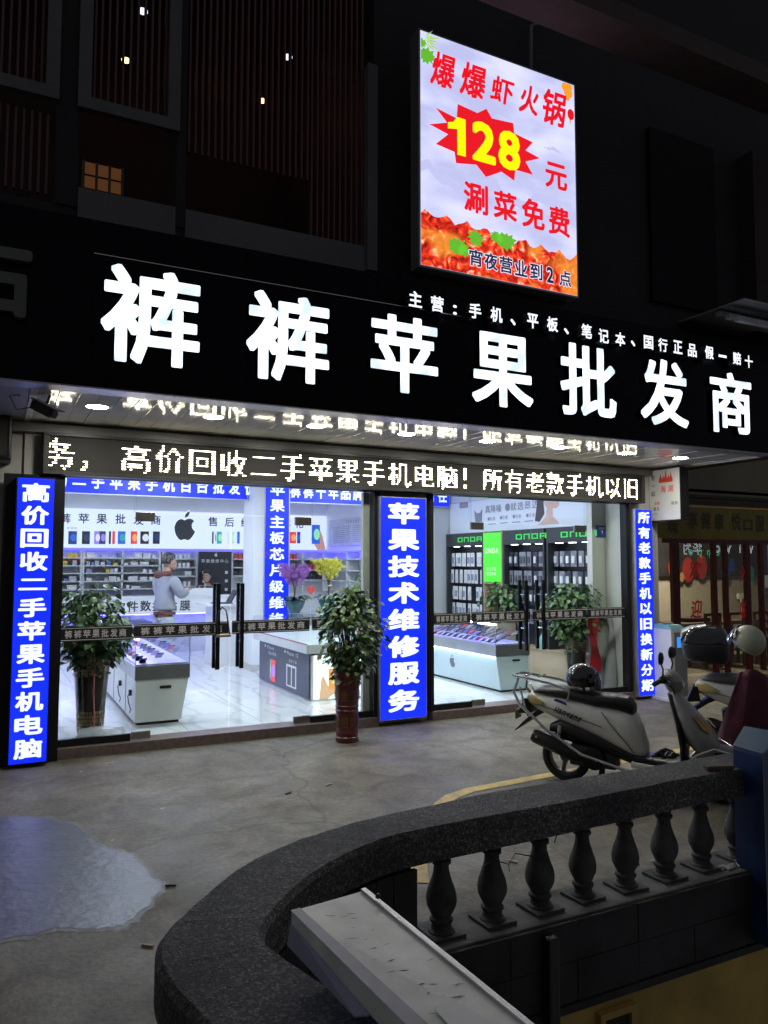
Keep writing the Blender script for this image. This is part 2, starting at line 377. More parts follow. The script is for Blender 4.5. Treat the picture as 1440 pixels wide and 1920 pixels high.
for i, x in enumerate((2.115, 2.395, 2.665, 2.94, 3.22, 3.5, 3.78, 4.06, 4.34, 4.62)):
    b2 = kid(first, bal); b2.location = (x, 3.06+.004*(i % 3), .150); b2.rotation_euler.z = R(90*(i % 4)+random.uniform(-4, 4)); b2.scale = (1+.03*math.sin(i*2.1), 1+.03*math.sin(i*2.1), 1)
wr = MB().tube([(2.02, 3.0, .43), (2.10, 3.02, .44), (2.16, 2.99, .42), (2.22, 3.02, .45), (2.33, 3.0, .42)], .003, 5).tube([(2.45, 3.02, .46), (2.49, 3.03, .52), (2.48, 3.0, .56), (2.52, 3.0, .60)], .003, 5).tube([(2.16, 2.99, .42), (2.17, 3.0, .38)], .002, 5)
tag(wr.build('wire', M_BLK, None), 'thin rusty wire twisted between the second and third balusters', 'wire')
tg = MB(); random.seed(4)
for k in range(5):
    q = Vector((3.62+random.uniform(-.08, .1), 2.98+random.uniform(-.02, .03), .151)); tg.prism([q, q+Vector((.05, .01, .0)), q+Vector((.06, .03, .012)), q+Vector((.01, .03, .01))], (0, 0, .006))
tag(tg.build('crumpled_paper', mat('tissue_white', (.6, .6, .6), .8), None), 'crumpled white paper scraps on the ledge near the blue box', 'paper', 'scraps on the ground')
# stairwell
M_TILE = mat('dark_wall_tile', (.03, .03, .031), .6, var=.45, scale=4, bump=.2, dirt=(.012, .012, .013), spec=.25)
well = thing('stairwell', 'dark stairwell going down behind the balustrade with a yellow painted lower wall', 'stairwell', (2, 2, 0)); well.location = (0, 0, 0)
# curved tiles under the rail (inside of the U)
ip = [p for a, p in zip(so, si) if not (p.x > 1.66 and p.y > 2)]
for i in range(0, len(ip)-2, 2):
    a, b_ = ip[i], ip[i+2]
    for k, (z0, z1) in enumerate(((-.1, .53), (-.75, -.11))):
        t = (b_-a).normalized(); nn = Vector((t.y, -t.x, 0))*-.002
        A, B = a.lerp(b_, .02), a.lerp(b_, .98)
        q = [A+Vector((0, 0, z0)), B+Vector((0, 0, z0)), B+Vector((0, 0, z1)), A+Vector((0, 0, z1))]
        dn = Vector((-t.y, t.x, 0))*.02
        if (Vector((1.6, 1.9, 0))-a).dot(dn) > 0: dn = -dn
        MB().prism(q, dn).build('tile', M_TILE, well)
tl = MB().box(0, .3805, 0, .02, 0, .1805).build('tile', M_TILE, well, bevel=.004); tl.location = (1.72, 2.902, -.04)
for r_ in range(2):
    for c in range(11):
        if r_ == 0 and c == 0: continue
        t2 = kid(tl, well); t2.location = (1.72+c*.382, 2.903-.002*((c*3+r_) % 2), -.04-r_*.182)
box('drain_pipe', 2.27, 2.33, 2.84, 2.90, -1.6, .12, mat('black_pipe', (.01, .01, .01), .5), well, bevel=.012)
box('slab_edge', 1.2, 6, 2.895, 2.95, -.262, -.226, M_TILE, well)
M_YEL = mat('yellow_wall_paint', (.42, .28, .06), .7, var=.3, scale=3, bump=.15, dirt=(.26, .17, .035))
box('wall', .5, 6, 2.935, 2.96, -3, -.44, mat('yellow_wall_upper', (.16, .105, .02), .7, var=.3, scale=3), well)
yw = onY(1045, 1890, 2.9)
box('wall', .5, 6, 2.905, 2.93, -3, -.264, M_YEL, well)
box('doorway', 2.62, 2.78, 2.89, 2.903, -1.9, -.33, mat('doorway_dark', (.03, .02, .008), .8), well)
MB().box(2.59, 2.62, 2.87, 2.903, -1.9, -.30).box(2.78, 2.82, 2.87, 2.903, -1.9, -.30).box(2.62, 2.78, 2.87, 2.903, -.33, -.30).build('door_frame', mat('yellow_frame', (.36, .23, .05), .6), well)
box('floor', .3, 6, .5, 2.9, -3.05, -3, M_BAL, well)
for i in range(8): box('step', 1.2+i*.3, 1.5+i*.3, .9, 2.84, -3, -1.2-i*.2, M_BAL, well)

# board lying on the rail
bz = .80
A, B, C = onZ(546, 1708, bz+.03), onZ(680, 1670, bz+.03), onZ(985, 1920, bz)
along = (C-B); D = A+along*1.0
A2, B2 = A, B; C2 = B+along*1.35; D2 = A+(onZ(760, 1920, bz)-A)*1.35
brd = thing('signboard', 'old scratched panel signboard lying on the curved end of the stone rail', 'signboard', (0, 0, 0))
dz = Vector((0, 0, -.06))
M_BRD = mat('scuffed_white_panel', (.80, .82, .77), .36, var=.2, scale=6, bump=.15, bscale=12, dirt=(.58, .59, .55))
MB().hexa([A2+dz, B2+dz, C2+dz, D2+dz], [A2, B2, C2, D2]).build('panel', M_BRD, brd, bevel=.004)
sd = (B2-A2).normalized()
MB().prism([A2+Vector((0, 0, .001))+sd*-.002, D2+Vector((0, 0, .001))-sd*.002, D2+sd*.045+Vector((0, 0, .001)), A2+sd*.028+Vector((0, 0, .001))], (0, 0, .0015)).build('tape', mat('grey_edge_tape', (.36, .36, .43), .45, var=.25, scale=8), brd)
MB().hexa([B2-sd*.008+Vector((0, 0, -.03)), B2+sd*.010+Vector((0, 0, -.03)), C2+sd*.010+Vector((0, 0, -.03)), C2-sd*.008+Vector((0, 0, -.03))], [q+Vector((0, 0, .008)) for q in (B2-sd*.008, B2+sd*.010, C2+sd*.010, C2-sd*.008)]).build('edge_trim', mat('aluminium_trim', (.6, .61, .62), .42, .8), brd, bevel=.002)
MB().prism([A2-sd*.002+dz*.6, A2.lerp(D2, .55)-sd*.002+dz, A2.lerp(D2, .5)-sd*.02+dz*1.3, A2-sd*.012+dz*1.5], (0, 0, .004)).build('backing', mat('pale_violet_backing', (.3, .3, .42), .5), brd)
al = (C2-B2).normalized()
for k in range(26):
    p = A2+sd*random.uniform(.075, .21)+al*random.uniform(.05, .62)+Vector((0, 0, .0004))
    l = random.uniform(.006, .02)*(2 if k == 9 else 1); t = (sd*1+al*random.uniform(-.4, .6)).normalized(); s2 = al*random.uniform(.001, .004)
    MB().add([p-t*l, p+s2, p+t*l, p-s2*.6+t*l*.2], [(0, 1, 2, 3)]).build('scratch', mat('scratch_dark', (.16, .15, .14), .7), brd)  # dark damage marks on the scuffed panel
    p = p+s2*1.3; MB().add([p-t*l, p+s2*.7, p+t*l], [(0, 1, 2)]).build('scratch_rim', mat('scratch_pale', (.85, .86, .84), .7), brd)
p = onZ(815, 1893, bz+.008)
MB().prism([p, p+sd*.055-al*.03, p+sd*.085+al*.12, p+al*.12-sd*.01], (0, 0, .0012)).build('paper_scrap', mat('paper_white', (.9, .9, .9), .7), brd)
p = B2+al*.09+Vector((0, 0, .016)); MB().lathe([(.008, 0), (.008, .008), (.004, .012)], p, 10).build('bolt', M_BLK, brd)
pb = onZ(668, 1900, .70)
brk = thing('clamp', 'rusty black clamp holding the panel to the stone rail', 'clamp', (0, 0, 0))
M_RUST = mat('rusty_iron', (.05, .03, .025), .6, .5, var=.4, scale=30, bump=.4)
MB().box(-.012, .1, -.012, .012, .0, .02, Matrix.Translation(pb) @ Matrix.Rotation(.5, 4, 'Z')).box(.085, .105, -.018, .018, .0, .05, Matrix.Translation(pb) @ Matrix.Rotation(.5, 4, 'Z')).build('arm', M_RUST, brk, bevel=.002)
MB().lathe([(.012, -.01), (.012, .0), (.006, .002), (.006, .035), (.011, .036), (.011, .045)], pb, 8).build('bolt', M_CHR, brk)

# blue metal box hanging at the right end of the rail
bb = thing('metal_box', 'tall blue painted metal box against the right end of the stone rail', 'metal box', (0, 0, 0))
ba = onZ(1374, 1397, .80); bc = onZ(1430, 1412, .80); bd = bc+(Vector((.55, .25, 0))); be = ba+Vector((.50, .32, 0))
zb = -.20
MB().hexa([Vector((p.x, p.y, zb)) for p in (ba, bc, bd, be)], [Vector((p.x, p.y, .78)) for p in (ba, bc, bd, be)]).build('body', mat('blue_steel_paint', (.012, .035, .13), .4, var=.3, scale=5, bump=.1, dirt=(.01, .02, .07)), bb, bevel=.004)
o1 = Vector((-.012, -.008, 0))
MB().hexa([Vector((p.x, p.y, .781)) for p in (ba, bc, bd, be)], [Vector((p.x, p.y, .80)) for p in (ba, bc, bd, be)]).build('lid', mat('blue_lid', (.05, .11, .2), .35, var=.2), bb, bevel=.003)
tt = (bd-bc).normalized()
MB().hexa([bc+o1+Vector((0, 0, zb-.8)), bc+tt*.012+o1+Vector((0, 0, zb-.8)), bc+tt*.012+Vector((0, 0, zb-.8)), bc+Vector((0, 0, zb-.8))], [bc+o1, bc+tt*.012+o1, bc+tt*.012, bc]).build('corner_strip', mat('dull_strip', (.2, .2, .21), .5, .5), bb)
pw = onZ(1352, 1441, .69)
MB().box(-.09, .07, -.02, .02, 0, .018, Matrix.Translation(pw) @ Matrix.Rotation(-.35, 4, 'Z')).build('bracket', mat('old_wood', (.12, .08, .05), .8, var=.4, scale=20, bump=.4), bb)

# ================================================================== SHOP SHELL
YG = 7.85     # glass line
M_SILL = mat('brown_granite', (.16, .12, .11), .4, var=.3, scale=22)
shop = thing('shop_building', 'ground floor shop unit with white walls behind the lit glass front', 'building', (0, 0, 0))
box('sill', .50, 3.88, 7.76, 8.0, -.02, .098, M_SILL, shop, bevel=.006)
box('sill', 4.56, 7.72, 7.76, 8.0, -.02, .098, M_SILL, shop, bevel=.006)
XL, XR, YB, ZC = .22, 7.82, 16.6, 3.22
box('wall', XL-.1, XL, 8.0, YB, 0, 3.6, M_WHITE, shop)
box('wall', XL, 6.9, YB, YB+.1, 0, 3.6, M_WHITE, shop)
box('wall', 6.9, 7.0, 12.42, YB, 0, 3.6, M_WHITE, shop)
MG = mat('light_grey_wall', (.55, .57, .58), .6, var=.04, scale=2)
box('wall', 6.9, 7.92, 12.3, 12.42, 0, 3.6, MG, shop)
box('wall', XR, XR+.1, 8.0, 12.3, 0, 3.6, MG, shop)
M_CEIL = mat('white_ceiling', (.6, .62, .65), .7, var=.03)
box('ceiling', XL, 7.82, 7.95, YB, ZC, ZC+.1, M_CEIL, shop)
box('facade_wall', -3, XL, 7.9, 8.4, 0, 5, M_CREAM, shop)
box('wall', XL, .48, 7.86, 8.0, 0, 3.1, M_CREAM, shop)
box('pillar', 3.90, 4.56, 7.88, 8.15, 0, 3.3, M_CREAM, shop)
box('pillar', 7.66, 8.25, 7.84, 8.6, 0, 3.3, M_CREAM, shop)
box('lintel', XL, 7.66, 7.95, 8.05, 2.75, 3.3, M_WHITE, shop)
box('pillar', 7.42, 7.66, 8.24, 8.34, .1, 3.2, M_CREAM, shop)
# floor tiles
def tile_mat():
    m = mat('polished_floor_tile', (.62, .63, .65), .07, var=0); m = MT['polished_floor_tile']
    nt = m.node_tree; b = nt.nodes['Principled BSDF']; L = nt.links
    g_ = nt.nodes.new('ShaderNodeNewGeometry'); oi = nt.nodes.new('ShaderNodeObjectInfo')
    ma = nt.nodes.new('ShaderNodeVectorMath'); ma.operation = 'ADD'
    cx = nt.nodes.new('ShaderNodeMath'); cx.operation = 'MULTIPLY'; cx.inputs[1].default_value = 9; L.new(oi.outputs['Random'], cx.inputs[0])
    L.new(g_.outputs['Position'], ma.inputs[0]); L.new(cx.outputs[0], ma.inputs[1])
    wv = nt.nodes.new('ShaderNodeTexWave'); wv.inputs['Scale'].default_value = .8; wv.inputs['Distortion'].default_value = 7; wv.inputs['Detail'].default_value = 4
    L.new(ma.outputs[0], wv.inputs['Vector'])
    r = nt.nodes.new('ShaderNodeValToRGB'); r.color_ramp.elements[0].color = (.62, .63, .655, 1); r.color_ramp.elements[1].position = .10; r.color_ramp.elements[1].color = (.74, .75, .76, 1)
    L.new(wv.outputs[0], r.inputs[0]); L.new(r.outputs[0], b.inputs['Base Color']); return m
fl = struct(box('shop_floor', XL, 7.82, 7.98, YB, .02, .094, mat('grout', (.3, .3, .31), .7), None))
ti = MB().box(0, .794, 0, .794, 0, .006).build('tile', tile_mat(), fl); ti.location = (XL+.01, 8.0, .094)
for i in range(10):
    for j in range(11):
        if i == j == 0: continue
        x, y = XL+.01+i*.8, 8.0+j*.8
        if x+.79 > 7.85 and i > 9: continue
        t = kid(ti, fl); t.location = (x, y, .094)
        if i == 9: t.scale.x = .48
# ceiling lights
def strip(x0, x1, y, lb, s=9):
    t = thing('ceiling_light', lb, 'ceiling light', (0, 0, 0), group='shop ceiling lights')
    box('housing', x0-.02, x1+.02, y-.05, y+.05, ZC-.035, ZC-.001, M_WHITE, t)
    box('diffuser', x0, x1, y-.035, y+.035, ZC-.045, ZC-.036, glow('strip_light_%d' % s, (.86, .92, 1), s), t)
    return t
strip(1.1, 2.5, 15.4, 'long strip light on the shop ceiling above the left shelves', 14)
strip(4.2, 5.6, 15.4, 'long strip light on the shop ceiling right of the column', 14)
def panel(x, y, lb, s=10):  # light panels added to brighten the shop interior
    t = thing('ceiling_light', lb, 'ceiling light', (0, 0, 0), group='shop ceiling lights')
    box('housing', x-.63, x+.63, y-.33, y+.33, ZC-.03, ZC-.001, M_WHITE, t)
    box('diffuser', x-.6, x+.6, y-.3, y+.3, ZC-.04, ZC-.031, glow('added_panel_light', (.84, .91, 1), s), t)
for k, (x, y) in enumerate(((1.5, 9.4), (3.3, 9.4), (5.6, 9.6), (1.6, 13.2), (5.2, 13.4), (2.2, 11.2), (5.75, 8.6), (5.75, 11.4))):
    panel(x, y, 'added panel light on the shop ceiling, ' + ['front left', 'front middle', 'over the right glass counter', 'behind the header at left', 'behind the column at right', 'before the header at left', 'by the right racks near the door', 'by the far right racks'][k], 17)
for k, (px, py) in enumerate(((118, 931), (261, 938), (235, 948), (415, 950), (447, 957), (550, 957), (598, 949), (619, 955))):
    p = onZ(px, py, ZC-.01)
    t = thing('downlight', 'small round downlight in the shop ceiling, number %s from the left through the glass' % ['one', 'three', 'two', 'four', 'five', 'six', 'seven', 'eight'][k], 'downlight', (0, 0, 0), group='small ceiling downlights')
    MB().lathe([(.085, 0), (.085, .008)], (p.x, p.y, ZC-.012), 16).build('rim', M_WHITE, t)
    MB().lathe([(.065, 0), (.065, .002)], (p.x, p.y, ZC-.016), 16).build('lens', glow('downlight_lens', (1, .97, .9), 6), t)

# header and column with blue light boxes
colm = thing('column', 'square white column inside the shop carrying the blue vertical sign', 'column', (0, 0, 0))
box('shaft', 3.70, 4.32, 11.95, 12.5, .1, ZC, M_WHITE, colm, bevel=.01)
box('base', 3.68, 4.34, 11.93, 12.52, .1, .2, mat('pale_base', (.5, .5, .48), .5), colm)
def bluebox(name, lb, fr, w_, h_, dep, chars, size_w, size_h, pitch, cv0=None, vert=True, bold=.035, u_c=None, group=None, side=None, nch=None):
    t = thing(name, lb, 'light box sign', (0, 0, 0), group=group)
    o_ = fr.p(0, 0, 0)
    P = [fr.p(0, 0, -dep), fr.p(w_, 0, -dep), fr.p(w_, h_, -dep), fr.p(0, h_, -dep)]
    MB().hexa(P, [q+fr.n*(dep-.004) for q in P]).build('case', side or M_ALU, t)
    mb = MB(); rect(mb, fr, .012, w_-.012, .012, h_-.012, 0); P2 = [fr.p(.012, .012, -.0035), fr.p(w_-.012, .012, -.0035), fr.p(w_-.012, h_-.012, -.0035), fr.p(.012, h_-.012, -.0035)]
    mb = MB().prism(P2, fr.n*.0035); mb.build('face', M_BLUE, t)
    for i, ch in enumerate(chars):
        mb = MB()
        if vert: cu, cv = w_/2, cv0-i*pitch
        else: cu, cv = (u_c or 0)+i*pitch, h_/2 if cv0 is None else cv0
        if ch == ' ': continue
        put(mb, fr, ch, cu, cv, size_w*(.92 if ch not in '二一' else .95), size_h*(1 if ch not in '二一' else .6), bold, .001)
        mb.build('character', M_BLUEW, t)
    return t
# left front sign
p0 = onZ(15, 1443, 0.02); YS = 7.6
a = onY(35, 893, YS); b_ = onY(105, 896, YS); c = onY(15, 1441, YS)
x0, x1, z1 = .155, b_.x, a.z; z0 = .03
bluebox('light_box_sign', 'tall blue light box left of the shop glass with eleven white characters', Fr((x0, YS, z0)), x1-x0, z1-z0, .12, '高价回收二手苹果手机电脑', .25, .172, (z1-z0-.07)/12, z1-z0-.14, side=M_DARKM)
box('backing_panel', x0-.1, x1+.09, 7.73, 7.76, .0, 2.62, M_DARKM, shop)
YS = 7.72
a = onY(713, 930, YS); b_ = onY(800, 935, YS)
bluebox('light_box_sign', 'widest tall blue light box on the pillar between the two glass bays', Fr((a.x, YS, .06)), b_.x-a.x, a.z-.06, .17, '苹果技术维修服务', .44, .245, (a.z-.06-.10)/8, a.z-.06-.19, side=M_ALU, bold=.04)
YS = 7.7
a = onY(1190, 952, YS); b_ = onY(1222, 955, YS)
bluebox('light_box_sign', 'narrow tall blue light box on the pillar right of the glass front', Fr((a.x+.005, YS, .04)), b_.x-a.x, a.z-.05, .14, '所有老款手机以旧换新分期', .235, .158, (a.z-.05-.06)/12, a.z-.05-.12, side=M_ALU)
# inside
YC = 11.93
bluebox('light_box_sign', 'blue vertical light box on the white column inside the shop', Fr((3.88, YC, .18)), .425, 3.0, .05, '苹果主板芯片级维修爆屏换外', .27, .2, .262, 2.86-.03, side=M_ALU, bold=.03)
a, b_ = onY(114, 924, 12.2), onY(464, 940, 12.2)
bluebox('light_box_sign', 'long blue header light box at left inside the shop', Fr((.3, 12.2, a.z)), 3.38, ZC-a.z-.01, .1, '实物二手苹果手机百台批发价', .2, .235, .262, .20, vert=False, u_c=.27, bold=.03, side=M_ALU)
bluebox('light_box_sign', 'blue header light box between the column and the middle pillar', Fr((4.34, 12.2, a.z-.01)), 1.44, ZC-a.z, .1, '裤裤十年品牌', .2, .235, .232, .20, vert=False, u_c=.16, bold=.03, side=M_ALU)
bluebox('light_box_sign', 'short blue header light box end right of the middle pillar', Fr((6.4, 12.2, a.z+.015)), 1.16, ZC-a.z-.025, .1, '质诚信任', .22, .235, .27, .20, vert=False, u_c=.18, bold=.03, side=M_ALU)
box('beam', XL, 7.8, 12.2, 12.5, 3.1, ZC-.001, M_WHITE, shop)

# ================================================================== GLASS FRONT
M_BAND = mat('black_sticker', (.012, .011, .012), .5, var=.1); M_BANDT = mat('silver_print', (.55, .55, .55), .5, var=0)
def band(par, x0, x1, y, zc, txt='裤裤苹果批发商', margin=.05):
    fr = Fr((0, y, 0)); zl = zc
    MB().box(x0+.004, x1-.004, y-.0012, y-.0002, zl-.068, zl+.068).build('sticker', M_BAND, par)
    mb = MB(); n_ = len(txt)
    rect(mb, fr, x0+.004, x1-.004, zl+.052, zl+.058, .002); rect(mb, fr, x0+.004, x1-.004, zl-.058, zl-.052, .002)
    pit_ = (x1-x0-2*margin)/n_
    for i, ch in enumerate(txt): put(mb, fr, ch, x0+margin+pit_*(i+.5), zl, min(.085, pit_*.8), .075, .018, .002)
    mb.build('band_lettering', M_BANDT, par)
GZ0, GZ1, GD = .115, 2.64, 2.30
def fixed(x0, x1, lb, zb):
    t = thing('shop_window', lb, 'window', (0, 0, 0))
    box('pane', x0+.003, x1-.003, YG, YG+.01, .16, GZ1, M_GLASS, t)
    MB().box(x0, x1, YG-.02, YG+.03, .1, .165).build('frame', M_DARKM, t)
    band(t, x0+.01, x1, YG, zb)
    return t
M_HND = mat('black_handle', (.01, .01, .011), .25, .3, var=.2)
M_FIT = mat('patch_fitting_steel', (.34, .32, .29), .25, .95, var=.25, scale=9)
def door(x0, x1, lb, zb, hx, pivot):
    t = thing('glass_door', lb, 'door', (0, 0, 0), group='glass double doors')
    box('pane', x0+.005, x1-.005, YG, YG+.01, .13, GD, M_GLASS, t)
    px_ = x0 if pivot < 0 else x1
    for z0, z1 in ((.105, .175), (2.22, 2.31)):
        xa, xb = (px_+.005, px_+.19) if pivot < 0 else (px_-.19, px_-.005)
        box('patch_fitting', xa, xb, YG-.012, YG+.022, z0, z1, M_FIT, t, bevel=.003)
    h = MB().box(hx-.022, hx+.022, YG-.075, YG-.045, .73, 1.60).build('handle', M_HND, t, bevel=.005)
    MB().box(hx-.022, hx+.022, YG+.055, YG+.085, .73, 1.60).build('handle', M_HND, t, bevel=.005)
    for z in (1.0, 1.42):
        MB().lathe([(.01, -.06), (.01, .07)], (hx, YG+.005, z), 10, Matrix.Rotation(R(90), 3, 'X')).build('standoff', M_CHR, t)
    band(t, x0+.01, x1-.01, YG, zb)
    return t
fixed(.545, 1.225, 'leftmost fixed glass pane of the left bay with the black name band', 1.135)
door(1.225, 2.19, 'left door of the left bay with the lock hanging on it', 1.14, 2.05, -1)
door(2.20, 3.085, 'right door of the left bay beside the potted orchids', 1.145, 2.30, 1)
fixed(3.085, 3.82, 'fixed glass pane of the left bay behind the tall potted tree', 1.15)
fixed(4.60, 5.15, 'fixed glass pane of the right bay right of the middle sign', 1.15)
door(5.15, 6.05, 'left door of the right bay behind the black helmet scooter', 1.155, 5.93, -1)
door(6.06, 6.96, 'right door of the right bay', 1.155, 6.20, 1)
fixed(6.96, 7.62, 'rightmost fixed glass pane of the right bay before the tied plant', 1.155)
fr_ = thing('shopfront_frame', 'black metal frame around the two glass bays', 'frame', (0, 0, 0))
for x0, x1 in ((.48, .545), (3.82, 3.90), (4.55, 4.60), (7.62, 7.68)): box('post', x0, x1, YG-.06, YG+.06, .098, 2.7, M_DARKM, fr_, bevel=.004)
for x0, x1 in ((.545, 3.82), (4.60, 7.62)): box('head', x0, x1, YG-.05, YG+.06, 2.62, 2.74, M_DARKM, fr_)
for x in (1.225, 3.085, 5.15, 6.96): box('transom_glass', x-.006, x+.006, YG-.03, YG+.03, 2.31, 2.62, M_GLASS, fr_)
# overhead clear panes
for a, b_ in ((1.232, 3.078), (5.157, 6.953)): box('transom_glass', a, b_, YG, YG+.01, 2.315, 2.62, M_GLASS, fr_)
for x0, x1 in ((3.75, 3.83), (4.58, 4.66)): box('inner_post', x0, x1, 7.93, 7.99, .1, 2.62, M_CREAM, fr_)
lk = thing('cable_lock', 'black U shaped lock hanging on the left door handle', 'lock', (0, 0, 0))
MB().tube([(2.05, 7.75, 1.32), (2.08, 7.74, 1.36), (2.12, 7.74, 1.33), (2.14, 7.74, 1.22), (2.16, 7.74, 1.08)], .008).tube([(2.05, 7.75, 1.32), (2.03, 7.74, 1.2), (2.04, 7.74, 1.08)], .008).build('shackle', M_BLK, lk, smooth=True)
MB().lathe([(.016, -.07), (.016, .07)], (2.10, 7.74, 1.075), 10, Matrix.Rotation(R(90), 3, 'Y')).build('barrel', mat('brass_barrel', (.3, .24, .14), .35, .8), lk, smooth=True)

# ================================================================== LED TICKER
led = thing('led_ticker', 'long dark dot matrix display above the glass scrolling white characters', 'display', (0, 0, 0))
lx0, lx1, lz0, lz1, LY = .372, 7.85, 2.625, 3.015, 7.68
box('case', lx0, lx1, LY+.012, 7.83, lz0, lz1, M_DARKM, led)
M_LEDB = mat('led_off_face', (.03, .026, .018), .6, var=0)
nt = M_LEDB.node_tree; b = nt.nodes['Principled BSDF']
g_ = nt.nodes.new('ShaderNodeNewGeometry'); ck = nt.nodes.new('ShaderNodeTexChecker'); ck.inputs['Scale'].default_value = 85
ck.inputs[1].default_value = (.004, .0035, .003, 1); ck.inputs[2].default_value = (.032, .027, .018, 1); nt.links.new(g_.outputs['Position'], ck.inputs['Vector']); nt.links.new(ck.outputs[0], b.inputs['Base Color'])
box('face', lx0+.05, lx1-.05, LY+.004, LY+.011, lz0+.03, lz1-.03, M_LEDB, led)
for a0, a1, c0_, c1 in ((lx0, lx1, lz1-.03, lz1), (lx0, lx1, lz0, lz0+.03), (lx0, lx0+.05, lz0+.031, lz1-.031), (lx1-.05, lx1, lz0+.031, lz1-.031)):
    box('bezel', a0, a1, LY-.02, LY+.012, c0_, c1, mat('bezel_grey', (.05, .05, .048), .4, .5), led, bevel=.003)
def intri(p, a, b, c):
    d1 = (p[0]-b[0])*(a[1]-b[1])-(a[0]-b[0])*(p[1]-b[1]); d2 = (p[0]-c[0])*(b[1]-c[1])-(b[0]-c[0])*(p[1]-c[1]); d3 = (p[0]-a[0])*(c[1]-a[1])-(c[0]-a[0])*(p[1]-a[1])
    return not ((d1 < 0 or d2 < 0 or d3 < 0) and (d1 > 0 or d2 > 0 or d3 > 0))
def raster(ch, nx=16, ny=12, ss=4):
    V, F = glyph(ch); H = {}
    for f in F:
        T = [V[i] for i in f]
        for k in range(1, len(T)-1):
            a, b, c = T[0], T[k], T[k+1]
            x0 = max(0, int(min(a[0], b[0], c[0])*nx*ss)-1); x1 = min(nx*ss-1, int(max(a[0], b[0], c[0])*nx*ss)+1)
            y0 = max(0, int((min(a[1], b[1], c[1])+.12)*ny*ss)-1); y1 = min(ny*ss-1, int((max(a[1], b[1], c[1])+.12)*ny*ss)+1)
            for i in range(x0, x1+1):
                for j in range(y0, y1+1):
                    if intri(((i+.5)/nx/ss, (j+.5)/ny/ss-.12), a, b, c): H[(i//ss, j//ss, i % ss, j % ss)] = 1
    cnt = {}
    for k in H: cnt[k[:2]] = cnt.get(k[:2], 0)+1
    return {k for k, v in cnt.items() if v >= ss*ss*.38}
xa, xb = onY(255, 880, LY).x, onY(1183, 915, LY).x; pit_ = (xb-xa)/20
LT = '高价回收二手苹果手机电脑！所有老款手机以旧'
M_LED = glow('led_lit', (1, .88, .66), 14)
for i, ch in enumerate('务，'+' '+LT):
    if ch == ' ': continue
    cx = xa+pit_*(i-3)
    if ch == '务': cx = onY(111, 850, LY).x
    if ch == '，': cx = onY(166, 850, LY).x+.05
    px_ = .019; mb = MB(); hh = .30
    for (a, b_) in raster(ch, 16, 12):
        x = cx+(a-7.5)*px_; z = lz0+.045+(b_+.5)*hh/12
        rw, rh = px_*.50, hh/12*.17
        mb.add([(x-rw, LY+.001, z-rh), (x+rw, LY+.001, z-rh), (x+rw, LY+.001, z+rh), (x-rw, LY+.001, z+rh)], [(0, 1, 2, 3)])
    mb.build('lit_character', M_LED, led)

# ================================================================== CANOPY, SOFFIT, FASCIA SIGN
YF = 6.04; ZS = 3.12
fas = thing('fascia_sign', 'wide black fascia sign with seven large glowing white characters', 'shop sign', (0, 0, 0))
pb_ = MB().box(0, 1.196, 0, .02, 0, 1.02).build('board_panel', M_BLACKP, fas, bevel=.003); pb_.location = (-3.0, YF, ZS)
for i in range(1, 10):
    k = kid(pb_, fas); k.location = (-3.0+i*1.2, YF+.0015*(i % 2), ZS)
for i in range(10):
    k = kid(pb_, fas); k.location = (-3.0+i*1.2, YF+.03, ZS+1.02); k.scale.z = .27
box('casing', -3, 9.0, YF+.052, YF+.2, ZS, ZS+1.28, M_DARKM, fas)
box('lower_lip', -3, 8.32, YF-.004, YF+.21, ZS-.012, ZS-.001, mat('grey_lip', (.35, .36, .38), .4, .6), fas)
box('seam_highlight', .6, 3.9, YF-.006, YF-.0005, ZS+1.018, ZS+1.024, M_ALU, fas)  # bright strip standing in for the highlight along the board seam
LB = [('裤', 189, 375, 501, 688), ('裤', 462, 617, 549, 719), ('苹', 695, 821, 590, 740), ('果', 885, 999, 624, 766), ('批', 1051, 1155, 645, 784), ('发', 1201, 1290, 672, 801), ('商', 1332, 1409, 697, 815)]
frf = Fr((0, YF, 0))
for ch, xl, xr_, yt, yb_ in LB:
    ym = (yt+yb_)/2; xm = (xl+xr_)/2
    a, b_ = onY(xl, ym, YF-.05), onY(xr_, ym, YF-.05); t, q = onY(xm, yt, YF-.05), onY(xm, yb_, YF-.05)
    w_, h_ = b_.x-a.x, t.z-q.z-.03; cu, cv = (a.x+b_.x)/2, (t.z+q.z)/2
    mb = MB(); put(mb, frf, ch, cu, cv, w_, h_, .023, .05, fine=True)
    lt = mb.build('letter', M_LETTER, fas)
    mb = MB(); V, F = glyph(ch)
    put(mb, frf, ch, cu, cv, w_, h_, .023, .0475, depth=.046, fine=True)
    mb.build('letter_return', mat('letter_side_black', (.02, .02, .022), .4, .3, var=0), lt)
SM = [('主', 779, 561), ('营', 820, 570), ('：', 853, 581), ('手', 891, 583), ('机', 931, 590), ('、', 962, 604), ('平', 999, 602), ('板', 1036, 608), ('、', 1062, 621), ('笔', 1100, 621), ('记', 1132, 630), ('本', 1163, 636), ('、', 1187, 644), ('国', 1216, 642), ('行', 1243, 647), ('正', 1271, 651), ('品', 1298, 657), ('假', 1330, 661), ('一', 1355, 668), ('赔', 1382, 672), ('十', 1404, 678)]
